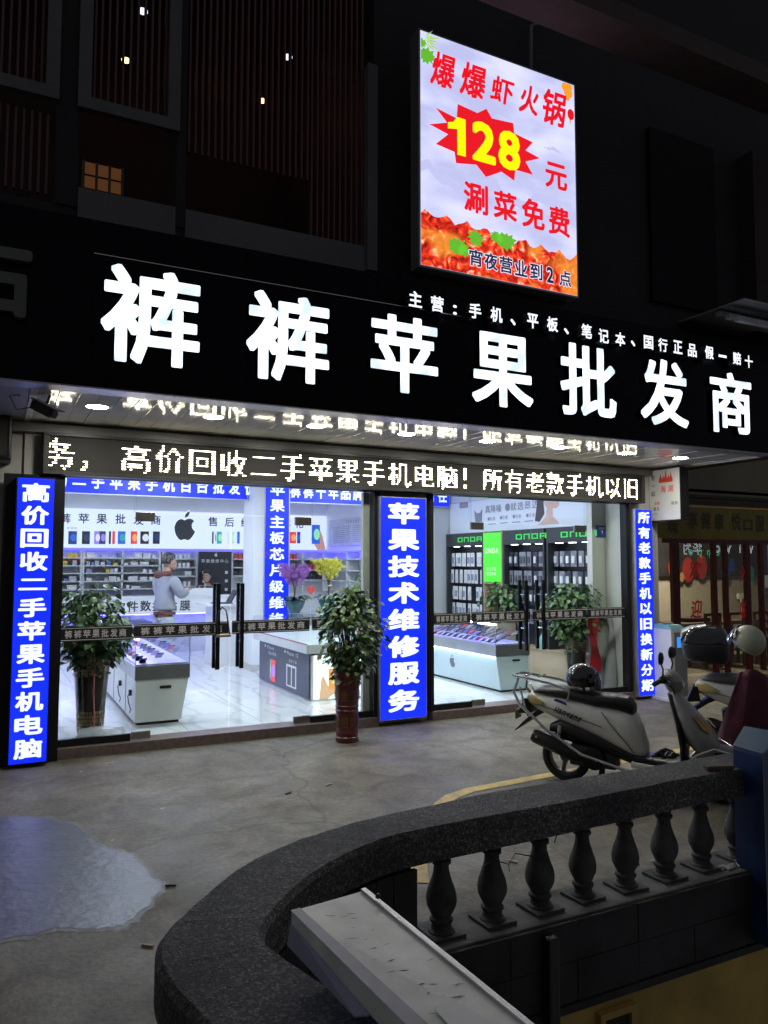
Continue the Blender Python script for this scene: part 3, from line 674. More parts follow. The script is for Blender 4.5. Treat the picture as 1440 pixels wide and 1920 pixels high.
for ch, x, y in SM:
    p = onY(x, y, YF-.11); mb = MB()
    s = .145
    if ch in '、：': put(mb, frf, ch, p.x, p.z, .04 if ch == '：' else .06, .09 if ch == '：' else .06, .02, .11)
    elif ch == '一': put(mb, frf, ch, p.x, p.z, .13, .028, .02, .11)
    else: put(mb, frf, ch, p.x, p.z, .135, s, .022, .11)
    lt = mb.build('small_letter', M_SMALL, fas)
    if ch not in '、：一':
        mb = MB(); put(mb, frf, ch, p.x, p.z, .135, s, .022, .1085, depth=.075); mb.build('letter_return', mat('letter_side_grey', (.10, .10, .11), .5, var=0), lt)
# neighbour's unlit letter at left
nb = MB(); put(nb, frf, '石', onY(-14, 540, YF).x, onY(10, 532, YF).z, .5, .50, .04, .06, depth=.06)
tag(nb.build('unlit_letter', mat('unlit_acrylic', (.10, .105, .10), .5)), 'large unlit grey channel letter cut off by the left edge', 'letter')
# soffit panels
can = thing('canopy', 'shallow canopy ceiling of glossy strips under the black fascia sign', 'canopy', (0, 0, 0))
M_SOF = mat('glossy_soffit_strip', (.87, .88, .83), .075, .3, var=.12, scale=2.5, bump=.06, bscale=9)
sp = MB().box(0, .147, YF+.21, 7.83, 0, .012).build('soffit_panel', M_SOF, can, bevel=.003); sp.location = (.26, 0, ZS)
for i in range(1, 54):
    k = kid(sp, can); k.location = (.26+i*.15, 0, ZS); k.rotation_euler.y = R(random.uniform(-.35, .35)); k.rotation_euler.x = R(random.uniform(-.02, .02))
box('trim', .205, .258, YF+.2, 7.88, ZS-.01, ZS+.03, mat('white_trim', (.6, .6, .58), .4), can, bevel=.004)
box('trim', 8.30, 8.36, YF+.2, 7.88, ZS-.012, ZS+.03, MT['white_trim'], can, bevel=.004)
box('cover', -3, 9, YF+.2, 7.95, ZS+.05, ZS+.4, M_DARKM, can)
box('wall_trim', -.2, 8.3, 7.76, 7.9, 3.02, 3.11, mat('grey_channel', (.18, .18, .17), .45, .4), can, bevel=.006)
box('side_panel', -3, .2, YF+.21, 7.9, ZS-.004, ZS+.03, mat('dull_soffit', (.2, .2, .24), .5), can)
DLX = [.734, 1.722, 2.713, 3.70, 4.69, 5.68, 6.661, 7.57]
names = ['first', 'second', 'third', 'fourth', 'fifth', 'sixth', 'seventh', 'eighth']
for i, x in enumerate(DLX):
    t = thing('downlight', 'round lit downlight in the canopy soffit, %s from the left' % names[i], 'downlight', (x, 6.80, ZS), group='canopy downlights')
    MB().lathe([(.10, -.0025), (.10, .001)], (0, 0, 0), 24).build('rim', M_WHITE, t)
    MB().lathe([(.085, -.0035), (.085, -.0028)], (0, 0, 0), 24).build('lens', glow('soffit_lens', (1, .97, .88), 210), t)

# security camera
cp = onY(85, 768, 6.45)
sec = thing('security_camera', 'dark bullet security camera hanging under the left end of the canopy', 'camera', (0, 0, 0))
mm = Matrix.Translation(cp) @ Matrix.Rotation(R(-52), 4, 'Z') @ Matrix.Rotation(R(24), 4, 'Y')
M_CAMB = mat('dusty_camera_shell', (.06, .055, .05), .45, var=.3)
MB().box(-.13, .10, -.04, .04, -.04, .035, mm).build('body', M_CAMB, sec, bevel=.012)
MB().box(-.14, .15, -.05, .05, .036, .046, mm).build('hood', M_CAMB, sec, bevel=.004)
MB().lathe([(.032, .10), (.032, .112), (.02, .113)], (0, 0, 0), 14, (mm.to_3x3() @ Matrix.Rotation(R(90), 3, 'Y'))).build('lens', M_BLK, sec).location = mm.translation
MB().tube([cp+Vector((0.01, .02, .03)), cp+Vector((.03, .03, .12)), Vector((cp.x+.03, cp.y+.03, ZS-.012))], .012).build('arm', M_CAMB, sec, smooth=True)
MB().tube([cp+Vector((-.05, .05, .03)), cp+Vector((-.2, .1, .0)), cp+Vector((-.25, .2, .12)), Vector((cp.x-.18, cp.y+.1, ZS-.012))], .004, 6).build('cable', M_BLK, sec, smooth=True)

# left neighbour display box
p = onY(22, 830, 7.6)
nd_ = thing('display_box', 'small black dot matrix display box at the left edge beside the ticker', 'display', (0, 0, 0))
box('case', p.x-1.5, p.x, 7.55, 7.9, 2.72, 3.12, M_DARKM, nd_, bevel=.02)
box('face', p.x-1.47, p.x-.04, 7.543, 7.549, 2.76, 3.08, M_LEDB, nd_)

# ================================================================== POSTER LIGHT BOX ON THE FASCIA
pos = thing('poster_light_box', 'tilted looking tall lit hotpot poster standing on top of the black fascia', 'poster', (0, 0, 0))
PX0, PX1, PZ0, PZ1, PY = 3.44, 5.30, 4.57, 6.84, 6.04
W_, H_ = PX1-PX0, PZ1-PZ0
box('case', PX0-.02, PX1+.02, PY+.004, PY+.16, PZ0-.02, PZ1+.02, mat('case_grey', (.25, .26, .28), .4, .5), pos)
box('stand', PX0-.1, PX1, PY+.17, PY+.3, 4.38, 4.56, M_DARKM, pos)
def paper_mat():
    m = bpy.data.materials.new('backlit_poster_paper'); m.use_nodes = True; nt = m.node_tree; b = nt.nodes['Principled BSDF']; L = nt.links
    g = nt.nodes.new('ShaderNodeNewGeometry'); n = nt.nodes.new('ShaderNodeTexNoise'); n.inputs['Scale'].default_value = 1.6; n.inputs['Detail'].default_value = 3
    mp = nt.nodes.new('ShaderNodeMapping'); mp.inputs['Scale'].default_value = (1, 1, 2.2); L.new(g.outputs['Position'], mp.inputs[0]); L.new(mp.outputs[0], n.inputs['Vector'])
    r = nt.nodes.new('ShaderNodeValToRGB'); L.new(n.outputs[0], r.inputs[0]); r.color_ramp.elements[0].position = .35; r.color_ramp.elements[0].color = (.40, .42, .66, 1); r.color_ramp.elements[1].position = .65; r.color_ramp.elements[1].color = (.60, .61, .86, 1)
    L.new(r.outputs[0], b.inputs['Emission Color']); b.inputs['Emission Strength'].default_value = 1.3; b.inputs['Base Color'].default_value = (.4, .4, .45, 1); return m
def food_mat():
    m = bpy.data.materials.new('backlit_food_print'); m.use_nodes = True; nt = m.node_tree; b = nt.nodes['Principled BSDF']; L = nt.links
    g = nt.nodes.new('ShaderNodeNewGeometry'); n = nt.nodes.new('ShaderNodeTexNoise'); n.inputs['Scale'].default_value = 7; n.inputs['Detail'].default_value = 5; n.inputs['Distortion'].default_value = 2.2
    L.new(g.outputs['Position'], n.inputs['Vector'])
    r = nt.nodes.new('ShaderNodeValToRGB'); L.new(n.outputs[0], r.inputs[0]); e = r.color_ramp.elements
    e[0].position = .32; e[0].color = (.10, .004, .002, 1); e[1].position = .72; e[1].color = (1, .62, .42, 1)
    for p, c in ((.42, (.42, .01, .004)), (.52, (.75, .03, .01)), (.60, (.85, .13, .03))):
        q = e.new(p); q.color = (*c, 1)
    n2 = nt.nodes.new('ShaderNodeTexNoise'); n2.inputs['Scale'].default_value = 1.6; L.new(g.outputs['Position'], n2.inputs['Vector'])
    r2 = nt.nodes.new('ShaderNodeValToRGB'); L.new(n2.outputs[0], r2.inputs[0]); r2.color_ramp.elements[0].position = .52; r2.color_ramp.elements[0].color = (0, 0, 0, 1); r2.color_ramp.elements[1].position = .6
    x = nt.nodes.new('ShaderNodeMix'); x.data_type = 'RGBA'; L.new(r2.outputs[0], x.inputs[0]); L.new(r.outputs[0], x.inputs[6]); x.inputs[7].default_value = (.85, .36, .04, 1)
    x2 = nt.nodes.new('ShaderNodeMix'); x2.data_type = 'RGBA'; x2.inputs[0].default_value = .55; L.new(r.outputs[0], x2.inputs[6]); L.new(x.outputs[2], x2.inputs[7])
    L.new(x2.outputs[2], b.inputs['Emission Color']); b.inputs['Emission Strength'].default_value = 1.25; b.inputs['Base Color'].default_value = (.3, .05, .02, 1); return m
MB().prism([(PX0, PY, PZ0), (PX1, PY, PZ0), (PX1, PY, PZ1), (PX0, PY, PZ1)], (0, .003, 0)).build('paper', paper_mat(), pos)
fp = Fr((PX0, PY, PZ0))
def pu(px, py):  # photograph point on the poster plane
    q = onY(px, py, PY); return (q.x-PX0, q.z-PZ0)
RED = glow('print_red_lit', (.72, .006, .015), 1.15); YEL = glow('print_yellow_lit', (.86, .9, .0), 1.1); NAV = glow('print_navy_lit', (.015, .018, .07), 1); GRN = glow('print_green_lit', (.12, .45, .03), 1.1)
PWH = glow('print_white_lit', (.8, .8, .95), 1.1); LAV = glow('print_lavender_lit', (.46, .48, .74), 1.2); ORG = glow('print_orange_lit', (.9, .32, .03), 1.1)
# hills
for k, (h0, amp, nm) in enumerate(((.93, .07, LAV),)):
    pts = [(W_*i/24, h0+amp*math.sin(i*.7+1)+amp*.5*math.sin(i*1.9)) for i in range(25)]
    mb = MB()
    for i in range(24): mb.add([fp.p(pts[i][0], pts[i][1]-.10, .0006), fp.p(pts[i+1][0], pts[i+1][1]-.10, .0006), fp.p(*pts[i+1], .0006), fp.p(*pts[i], .0006)], [(0, 1, 2, 3)])
    mb.build('hill_print', nm, pos)
pts = [(W_*i/40, .50-.10*(i/40)+.03*math.sin(i*1.3)+random.uniform(-.02, .02)) for i in range(41)]
mb = MB()
for i in range(40): mb.add([fp.p(pts[i][0], .0, .0009), fp.p(pts[i+1][0], .0, .0009), fp.p(*pts[i+1], .0009), fp.p(*pts[i], .0009)], [(0, 1, 2, 3)])
mb.build('food_print', food_mat(), pos)
# herb leaves
mb = MB()
for (px, py, s) in ((858, 462, .11), (892, 447, .10), (948, 452, .12), (932, 445, .08), (870, 470, .08), (800, 105, .10), (790, 80, .06)):
    a, b_ = pu(px, py); P = []
    for k in range(22):
        an = 2*math.pi*k/22; r_ = s*(.75+.35*(k % 2))*random.uniform(.8, 1.1); P.append((max(.003, min(W_-.003, a+r_*math.cos(an))), b_+r_*.8*math.sin(an)))
    P2 = P; mb.add([fp.p(*q, .0014) for q in P2]+[fp.p(max(.003, a), b_, .0014)], [(i, (i+1) % 22, 22) for i in range(22)])
a, b_ = pu(890, 475), pu(945, 455); rect(mb, fp, a[0], b_[0], a[1]+.0, a[1]+.018, .0013)
mb.build('leaf_print', GRN, pos)
mb = MB()
for k in range(8):
    a, b_ = pu(795, 75); an = -.9+k*.27; l = .12+.03*(k % 3)
    a = max(.02, a); poly(mb, fp, [(a, b_+.03*(k % 3)), (a+l*.5*math.cos(an), b_+l*.5*math.sin(an)+.012), (a+l*math.cos(an)*1.2, b_+l*math.sin(an)), (a+l*.5*math.cos(an), b_+l*.5*math.sin(an)-.008)], .0013)
mb.build('bamboo_print', glow('print_lime_lit', (.35, .6, .1), 1.1), pos)
# lantern and cloud
mb = MB(); a, b_ = pu(1070, 215); disc(mb, fp, min(a, W_-.05), b_, .045, .0013, ry=.06); mb.build('lantern_print', RED, pos)
mb = MB(); a, b_ = pu(1068, 175)
for dx, dy, r_ in ((-.06, .05, .05), (-.02, .0, .06), (-.01, .06, .045), (-.03, -.06, .03)): disc(mb, fp, min(a+dx, W_-r_-.002), b_+dy, r_, .0012+.0001*abs(dx), 9)
rect(mb, fp, min(a, W_-.05)-.01, min(a, W_-.05)+.01, b_-.33, b_-.25, .0012)
mb.build('roof_print', ORG, pos)
mb = MB(); a, b_ = pu(1038, 282)
for dx, dy, r_ in ((-.06, 0, .03), (0, .015, .04), (.05, 0, .03), (.1, -.005, .015), (-.11, 0, .015)): disc(mb, fp, a+dx, b_+dy, r_, .0012+dx*.001, 12, r_*.6)
mb.build('cloud_print', LAV, pos)
# title, brush like
for ch, x0, x1, y0, y1 in (('爆', 810, 853, 100, 165), ('爆', 865, 911, 120, 184), ('虾', 921, 962, 145, 195), ('火', 975, 1010, 160, 215), ('锅', 1017, 1060, 170, 236)):
    a0, b0 = pu(x0, (y0+y1)/2), pu(x1, (y0+y1)/2); c0_, d0 = pu((x0+x1)/2, y0), pu((x0+x1)/2, y1)
    mb = MB(); put(mb, fp, ch, (a0[0]+b0[0])/2, (c0_[1]+d0[1])/2, (b0[0]-a0[0])*1.0, c0_[1]-d0[1], .022, .002, slant=.16); mb.build('character', RED, pos)
ST = [(805, 233), (838, 230), (817, 202), (856, 222), (858, 195), (895, 212), (912, 204), (922, 222), (962, 231), (964, 250), (999, 267), (985, 282), (1012, 297), (985, 303), (999, 328), (966, 318), (964, 339), (940, 322), (911, 332), (893, 309), (855, 306), (852, 285), (817, 270), (840, 252)]
P = [pu(*q) for q in ST]; cc = (sum(p[0] for p in P)/len(P), sum(p[1] for p in P)/len(P))
mb = MB(); mb.add([fp.p(*q, .0016) for q in P]+[fp.p(*cc, .0016)], [(i, (i+1) % len(P), len(P)) for i in range(len(P))]); mb.build('starburst_print', RED, pos)
for ch, x0, x1, y0, y1 in (('1', 843, 872, 218, 290), ('2', 885, 929, 229, 306), ('8', 934, 975, 245, 320)):
    a0, b0 = pu(x0, (y0+y1)/2), pu(x1, (y0+y1)/2); c0_, d0 = pu((x0+x1)/2, y0), pu((x0+x1)/2, y1)
    mb = MB()
    if ch == '1': rect(mb, fp, a0[0]+.085, b0[0]+.005, d0[1], c0_[1]-.01, .003); poly(mb, fp, [(a0[0]+.085, c0_[1]-.01), (a0[0]+.04, c0_[1]-.07), (a0[0]-.02, c0_[1]-.09), (a0[0]-.02, c0_[1]-.15), (a0[0]+.085, c0_[1]-.13)], .003)
    else: put(mb, fp, ch, (a0[0]+b0[0])/2, (c0_[1]+d0[1])/2, (b0[0]-a0[0]), c0_[1]-d0[1]-.01, .036, .003)
    mb.build('digit', YEL, pos)
for ch, x0, x1, y0, y1 in (('元', 1022, 1063, 305, 357), ('涮', 869, 915, 342, 402), ('菜', 925, 969, 358, 415), ('免', 978, 1021, 372, 431), ('费', 1028, 1068, 387, 444)):
    a0, b0 = pu(x0, (y0+y1)/2), pu(x1, (y0+y1)/2); c0_, d0 = pu((x0+x1)/2, y0), pu((x0+x1)/2, y1)
    mb = MB(); put(mb, fp, ch, (a0[0]+b0[0])/2, (c0_[1]+d0[1])/2, (b0[0]-a0[0]), c0_[1]-d0[1]-.02, .028, .002); mb.build('character', RED, pos)
for i, ch in enumerate('宵夜营业到2点'):
    x = 892+i*28.2-(2 if i > 4 else 0); y = 484+i*6.4; a0 = pu(x, y)
    mb = MB(); put(mb, fp, ch, a0[0], a0[1], .17 if ch != '2' else .1, .18, .045, .0025); put(mb, fp, ch, a0[0], a0[1], .155 if ch != '2' else .09, .165, .065, .0022); mb.build('character_outline', PWH, pos)
    mb = MB(); put(mb, fp, ch, a0[0], a0[1], .155 if ch != '2' else .09, .165, .022, .0045); mb.build('character', NAV, pos)

# ================================================================== UPPER STOREY
up_ = thing('upper_storey', 'unlit upper storey with slatted red brown balcony screens above the black sign', 'building', (0, 0, 0))
M_UW = mat('dark_render', (.014, .013, .018), .8, var=.25, scale=2, bump=.1); M_UG = mat('grey_render', (.12, .12, .13), .8, var=.15, scale=1.5)
M_SLAT = mat('red_brown_slat', (.11, .03, .038), .6, var=.25, scale=8); M_FR = mat('grey_window_frame', (.09, .09, .10), .6, var=.2)
UY = 6.5
def uq(px, py, y=UY): q = onY(px, py, y); return q.x, q.z
def ubox(name, pxa, pxb, pya, pyb, y0, y1, m, par=up_, yy=UY):  # spans a picture rectangle of the upper wall measured at its left edge
    xa, za = uq(pxa, pya, yy); xb = uq(pxb, pya, yy)[0]; zb = uq(pxa, pyb, yy)[1]
    return box(name, min(xa, xb), max(xa, xb), y0, y1, min(za, zb), max(za, zb), m, par)
box('wall', -3.5, 9.2, UY+.02, UY+.2, 4.40, 4.68, M_UW, up_)
xa = uq(110, 200)[0]; xb = uq(150, 200)[0]; xc = uq(333, 240)[0]; xd = uq(350, 240)[0]; xe = uq(685, 300)[0]; xf = uq(703, 300)[0]
zt = 9.6
box('wall', xf, 12, UY+.02, UY+.2, 4.68, zt, M_UW, up_)
box('mullion', xa, xb-.0, UY, UY+.3, 4.68, zt, M_UW, up_)
box('mullion', xc, xd, UY, UY+.3, 4.68, zt, M_UW, up_)
box('post', xe, xf, UY-.06, UY+.3, 4.6, uq(700, 128)[1], M_UG, up_)
zs1, zs0 = uq(150, 352)[1], uq(150, 430)[1]
for a, b_ in ((xb, xc), (xd, xe)): box('spandrel', a+.004, b_-.004, UY-.01, UY+.06, zs0, zs1, M_UG, up_)
# framed screens
zA = uq(2, 165)[1]; zB = uq(150, 205)[1]; zBt = uq(150, 0)[1]+.3
def frame(x0, x1, z0, z1, t=.10):
    for a0, a1, c0_, c1 in ((x0, x0+t, z0, z1), (x1-t, x1, z0, z1), (x0+t, x1-t, z0, z0+t), (x0+t, x1-t, z1-t, z1)):
        box('screen_frame', a0, a1, UY-.05, UY+.02, c0_, c1, M_FR, up_)
frame(xb-.02, xc+.01, zB, zt); frame(xa-1.4, xa, zA, zt)
sl = box('slat', 0, .018, UY+.03, UY+.08, 0, 1, M_SLAT, up_); sl.location = (xb+.1, 0, zB+.1); sl.scale.z = zt-zB
def slats(x0, x1, z0, z1, st=.058):
    x = x0
    while x < x1:
        k = kid(sl, up_); k.location = (x, 0, z0); k.scale.z = z1-z0; x += st
zC = uq(350, 280)[1]
slats(xb+.15, xc-.1, zB+.1, zt); slats(xa-1.3, xa-.1, zA+.1, zt)
slats(xd+.02, xe-.55, zC, zt); slats(xe-.55, xe-.02, zs1-.4, zt); slats(xa-1.3, xa-.05, zs0+.25, zA-.1)
# rooms behind
M_RM = mat('brown_room_wall', (.05, .028, .028), .8, var=.3, scale=2)
box('room_wall', -2, xf, 9.0, 9.1, 4.4, zt, M_RM, up_)
box('room_wall', xf, xf+.1, UY+.2, 9.0, 4.4, zt, M_RM, up_)
box('room_ceiling', -2, xf, UY+.3, 9.0, 8.2, 8.3, M_RM, up_)
box('room_floor', -2, xf, UY+.1, 9.0, 4.2, 4.3, M_RM, up_)
for i, (px, py, s) in enumerate(((236, 112, 5), (491, 188, 5), (268, 20, 1.5), (540, 106, 1.2))):
    p = onY(px, py, 8.2 if i < 2 else 7.2)
    t = thing('spotlight', ['small warm spotlight glowing behind the middle slatted screen', 'small warm spotlight glowing behind the widest slatted screen', 'tiny cool spot at the top of the middle slatted screen', 'tiny cool spot under the upper eave'][i], 'spotlight', p, group='spots behind the balcony screens')
    MB().lathe([(.05, 0), (.05, .08), (.03, .1)], (0, 0, -.0), 12).build('housing', M_BLK, t)
    MB().lathe([(.045, -.012), (.045, -.001)], (0, 0, 0), 12).build('lens', glow('warm_lens_%d' % (i > 1), (1, .55, .2) if i < 2 else (.8, .85, 1), s), t)
    if i < 2:
        ld = bpy.data.lights.new('warm_spot', 'POINT'); ld.energy = .4; ld.color = (1, .5, .2); ld.shadow_soft_size = .04
        lo = bpy.data.objects.new('warm_spot', ld); COL.objects.link(lo); lo.location = p+Vector((0, .0, -.06))
# lit inner window
wx0, wz1 = uq(157, 300, 7.6); wx1, _ = uq(230, 312, 7.6); _, wz0 = uq(157, 352, 7.6)
lw = thing('inner_window', 'dim orange lit window with panes seen through the balcony opening', 'window', (0, 0, 0))
M_AMB = glow('amber_pane', (.07, .026, .009), 1, (.1, .05, .02))
for i in range(3):
    for j in range(2):
        w1, h1 = (wx1-wx0)/3, (wz1-wz0)/2
        box('pane', wx0+i*w1+.012, wx0+(i+1)*w1-.012, 7.6, 7.61, wz0+j*h1+.012, wz0+(j+1)*h1-.012, M_AMB, lw)
mb = MB()
for i in range(4): mb.box(wx0+i*w1-.012, wx0+i*w1+.012, 7.59, 7.62, wz0, wz1)
mb.build('frame', mat('window_bar', (.35, .28, .2), .6), lw)
# eave above, running to the right
ea = uq(1000, 62, 5.6)[1]
box('eave', 2.2, 12, 5.3, 5.7, 7.05, 7.25, mat('brown_eave', (.05, .035, .033), .8, var=.2), up_)
p = uq(1215, 300); box('window_recess', p[0], p[0]+1.1, UY-.03, UY+.018, 4.9, uq(1215, 240)[1], mat('dark_pane', (.008, .008, .012), .6, spec=.1), up_)
p = uq(1385, 300); box('pilaster', p[0], p[0]+.35, UY-.2, UY+.018, 4.68, 7.05, mat('brown_pilaster', (.03, .018, .018), .8), up_)
q = uq(1005, 35); 
MB().tube([Vector((q[0], 6.4, q[1]+.1)), Vector((q[0], 6.4, q[1]-.1)), Vector((q[0]-.15, 6.4, q[1]-.2)), Vector((q[0]-.16, 6.4, q[1]-.7))], .02).build('pipe', mat('dull_pipe', (.14, .13, .13), .6), up_, smooth=True)
# right canopy bracket
cb = thing('awning', 'pale steel awning edge of the next shop at the right border above the sign', 'awning', (0, 0, 0))
p = onY(1385, 603, 5.6)
M_AW = mat('pale_steel', (.34, .35, .38), .5, .3, var=.15)
for k, (dy, dz_, h) in enumerate(((0, .02, .05), (.16, .10, .05), (.32, .18, .06))):
    box('beam', p.x+.02+dy*.3, p.x+3, p.y+dy, p.y+dy+.07, p.z+dz_, p.z+dz_+h, M_AW, cb)
box('top_sheet', p.x+.1, p.x+3, p.y, p.y+.9, p.z+.26, p.z+.28, M_AW, cb)

# ================================================================== BLADE SIGN AND NEIGHBOUR SHOP
bl = thing('blade_sign', 'white projecting sign with a red flame hanging below the right end of the canopy', 'sign', (0, 0, 0))
BX = 8.1; y0, y1 = onX(1216, 900, BX).y, onX(1275, 900, BX).y
box('case', BX+.004, BX+.16, y1, y0, 2.39, 3.10, M_DARKM, bl, bevel=.004)
fb = Fr((BX, y0, 2.39), (0, -1, 0), (0, 0, 1)); bw = y0-y1
MB().prism([fb.p(.01, .01, -.003), fb.p(bw-.01, .01, -.003), fb.p(bw-.01, .70, -.003), fb.p(.01, .70, -.003)], fb.n*.003).build('face', mat('white_acrylic', (.55, .56, .52), .2, var=.03, emit=.10), bl)
INK = mat('black_ink', (.02, .02, .02), .5, var=0); RINK = mat('red_ink', (.55, .04, .02), .5, var=0, emit=.1); SIL = mat('silver_ink', (.28, .28, .28), .5, var=0)
mb = MB(); line(mb, fb, '宅一起', .08, .60, .075, .11, .015, vert=True); line(mb, fb, '陪你', .42, .23, .05, .06, .01)
line(mb, fb, '预订热线', .05, .10, .026, .03, .0); line(mb, fb, '遇见', .10, .17, .055, .06, .01); mb.build('lettering', INK, bl)
mb = MB()
for k, (x, h) in enumerate(((.22, .10), (.27, .07), (.31, .16), (.36, .08), (.40, .11))):
    poly(mb, fb, [(x-.03, .52), (x-.035, .55), (x-.012, .56+h*.5), (x-.005, .55+h), (x+.012, .56+h*.4), (x+.03, .55), (x+.025, .52)], .002+k*.0001)
line(mb, fb, '海湘', .26, .43, .10, .13, .015); line(mb, fb, '温暖', .12, .245, .045, .05, .015); mb.build('flame_logo', RINK, bl)
# neighbour
NY = 9.0
nei = thing('restaurant', 'dark red framed glass front of the restaurant on the right under a yellow sign', 'shop front', (0, 0, 0))
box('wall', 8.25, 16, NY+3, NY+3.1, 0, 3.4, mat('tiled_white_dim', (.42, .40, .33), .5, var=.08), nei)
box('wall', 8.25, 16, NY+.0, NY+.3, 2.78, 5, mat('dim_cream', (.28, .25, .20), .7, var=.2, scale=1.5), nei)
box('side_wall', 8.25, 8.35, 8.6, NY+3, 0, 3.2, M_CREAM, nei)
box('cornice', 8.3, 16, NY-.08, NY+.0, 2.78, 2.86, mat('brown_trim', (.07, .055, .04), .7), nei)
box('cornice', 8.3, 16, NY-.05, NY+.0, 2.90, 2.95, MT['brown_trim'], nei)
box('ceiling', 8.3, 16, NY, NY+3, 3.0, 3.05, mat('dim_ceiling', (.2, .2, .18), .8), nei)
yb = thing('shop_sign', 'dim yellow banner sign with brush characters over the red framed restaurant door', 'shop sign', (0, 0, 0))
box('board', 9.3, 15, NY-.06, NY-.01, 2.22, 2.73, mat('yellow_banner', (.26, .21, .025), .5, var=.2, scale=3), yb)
fy = Fr((0, NY-.06, 0))
for ch, px, py in (('美', 1212, 985), ('味', 1262, 985), ('享', 1299, 975), ('健', 1323, 976), ('康', 1348, 978), ('悦', 1380, 978), ('口', 1402, 985), ('服', 1425, 982)):
    q = onY(px, py, NY-.06); mb = MB(); put(mb, fy, ch, q.x, q.z, .24, .29 if ch != '口' else .2, .035, .001); mb.build('character', INK, yb)
    mb = MB(); put(mb, fy, ch, q.x, q.z, .23, .28 if ch != '口' else .19, .0, .003); mb.build('character_fill', mat('olive_ink', (.10, .08, .02), .5, var=0), yb)
M_RF = mat('dark_red_frame', (.10, .008, .012), .35, .2, var=.2)
for px0, px1 in ((1262, 1275), (1338, 1345), (1360, 1366), (1400, 1408), (1427, 1433)):
    xa_, xb_ = onY(px0, 1150, NY-.1).x, onY(px1, 1150, NY-.1).x
    box('red_post', xa_, xb_, NY-.12, NY-.05, .0, 2.21, M_RF, nei, bevel=.004)
box('red_head', 9.5, 15, NY-.115, NY-.055, 2.14, 2.215, M_RF, nei)
for pa, pb2 in ((1275, 1338), (1345, 1360), (1366, 1400), (1408, 1427), (1433, 1460)):
    box('pane', onY(pa, 1100, NY-.09).x+.005, onY(pb2, 1100, NY-.09).x-.005, NY-.09, NY-.082, .05, 2.14, glass('tinted_glass', (.88, .88, .85), 0, 1.4), nei)
fn = Fr((0, NY-.092, 0))
for ch, px, py in (('欢', 1304, 1068), ('迎', 1306, 1142), ('光', 1397, 1075), ('临', 1397, 1142)):
    q = onY(px, py, NY-.092); mb = MB(); put(mb, fn, ch, q.x, q.z, .25, .30, .02, .001, slant=.15)
    mb.build('character', mat('red_film', (.42, .02, .02), .5, var=0, emit=.12), nei)
# inside the restaurant
mu = thing('mural', 'dark wall mural above the pale dado inside the restaurant', 'mural', (0, 0, 0))
box('panel', 9.9, 16, NY+2.9, NY+2.98, 1.55, 3.0, mat('mural_dark', (.03, .03, .03), .4, var=.6, scale=2), mu)
fm = Fr((0, NY+2.9, 0))
for k, (px, py, s, c) in enumerate(((1262, 1065, .42, (.35, .03, .02)), (1290, 1068, .5, (.35, .03, .02)), (1315, 1063, .5, (.3, .03, .02)), (1360, 1072, .4, (.02, .08, .3)), (1372, 1060, .3, (.02, .08, .3)), (1358, 1052, .2, (.5, .35, .03)), (1278, 1082, .2, (.45, .25, .12)), (1408, 1075, .3, (.05, .3, .4)))):
    q = onY(px, py, NY+2.9); mb = MB(); disc(mb, fm, q.x, q.z, s*.35, .003+k*.001, 14, s*.55); mb.build('painted_figure', mat('mural_paint_%d' % k, c, .5), mu)
tb = thing('dining_table', 'brown wooden dining table inside the restaurant behind the glass', 'table', (0, 0, 0))
M_WD = mat('dark_wood', (.10, .055, .03), .5, var=.3, scale=12)
tp = onY(1300, 1166, NY+1.2)
box('top', tp.x-.6, tp.x+1.6, NY+.9, NY+1.7, tp.z-.05, tp.z, M_WD, tb)
for dx in (-.5, 1.5):
    for dy in (1.0, 1.6): box('leg', tp.x+dx-.03, tp.x+dx+.03, NY+dy-.03, NY+dy+.03, 0, tp.z-.05, M_WD, tb)
box('stove', tp.x-.2, tp.x+.35, NY+1.1, NY+1.4, tp.z+.002, tp.z+.07, M_BLK, tb, bevel=.01)
wi = 0
for cx_ in (-.35, .25, .9):
    ch_ = thing('dining_chair', ['leftmost', 'middle', 'rightmost'][wi]+' wooden chair tucked before the table in the restaurant', 'chair', (0, 0, 0), group='restaurant chairs'); wi += 1
    X0 = tp.x+cx_; Y0 = NY+.45
    box('seat', X0-.2, X0+.2, Y0, Y0+.4, .43, .47, M_WD, ch_)
    for sx_ in (-.18, .18):
        box('leg', X0+sx_-.02, X0+sx_+.02, Y0, Y0+.04, 0, .95, M_WD, ch_); box('leg', X0+sx_-.02, X0+sx_+.02, Y0+.36, Y0+.4, 0, .43, M_WD, ch_)
    for z_ in (.6, .75, .9): box('slat', X0-.16, X0+.16, Y0+.01, Y0+.03, z_, z_+.05, M_WD, ch_)
q = onY(1392, 1118, NY+2.9)
so_ = thing('wall_socket', 'white wall socket with a hanging cable inside the restaurant', 'socket', (0, 0, 0))
box('plate', q.x-.12, q.x+.12, NY+2.9, NY+2.96, q.z-.06, q.z+.06, M_WHITE, so_, bevel=.01)
MB().tube([(q.x-.08, NY+2.88, q.z-.05), (q.x-.1, NY+2.86, q.z-.5), (q.x+.15, NY+2.86, q.z-1.0), (q.x-.1, NY+2.86, q.z-1.25), (q.x-.5, NY+2.86, q.z-1.3)], .012).build('cable', M_WHITE, so_, smooth=True)
ln = thing('unseen_restaurant_lamp', 'unseen warm ceiling lamp brightening the restaurant', 'lamp', (12, NY+1.6, 2.99))  # lamp out of view, made large and strong to brighten the dark room
MB().lathe([(.26, -.04), (.28, 0)], n=20).build('shade', glow('unseen_warm_lamp', (1, .85, .62), 160), ln)

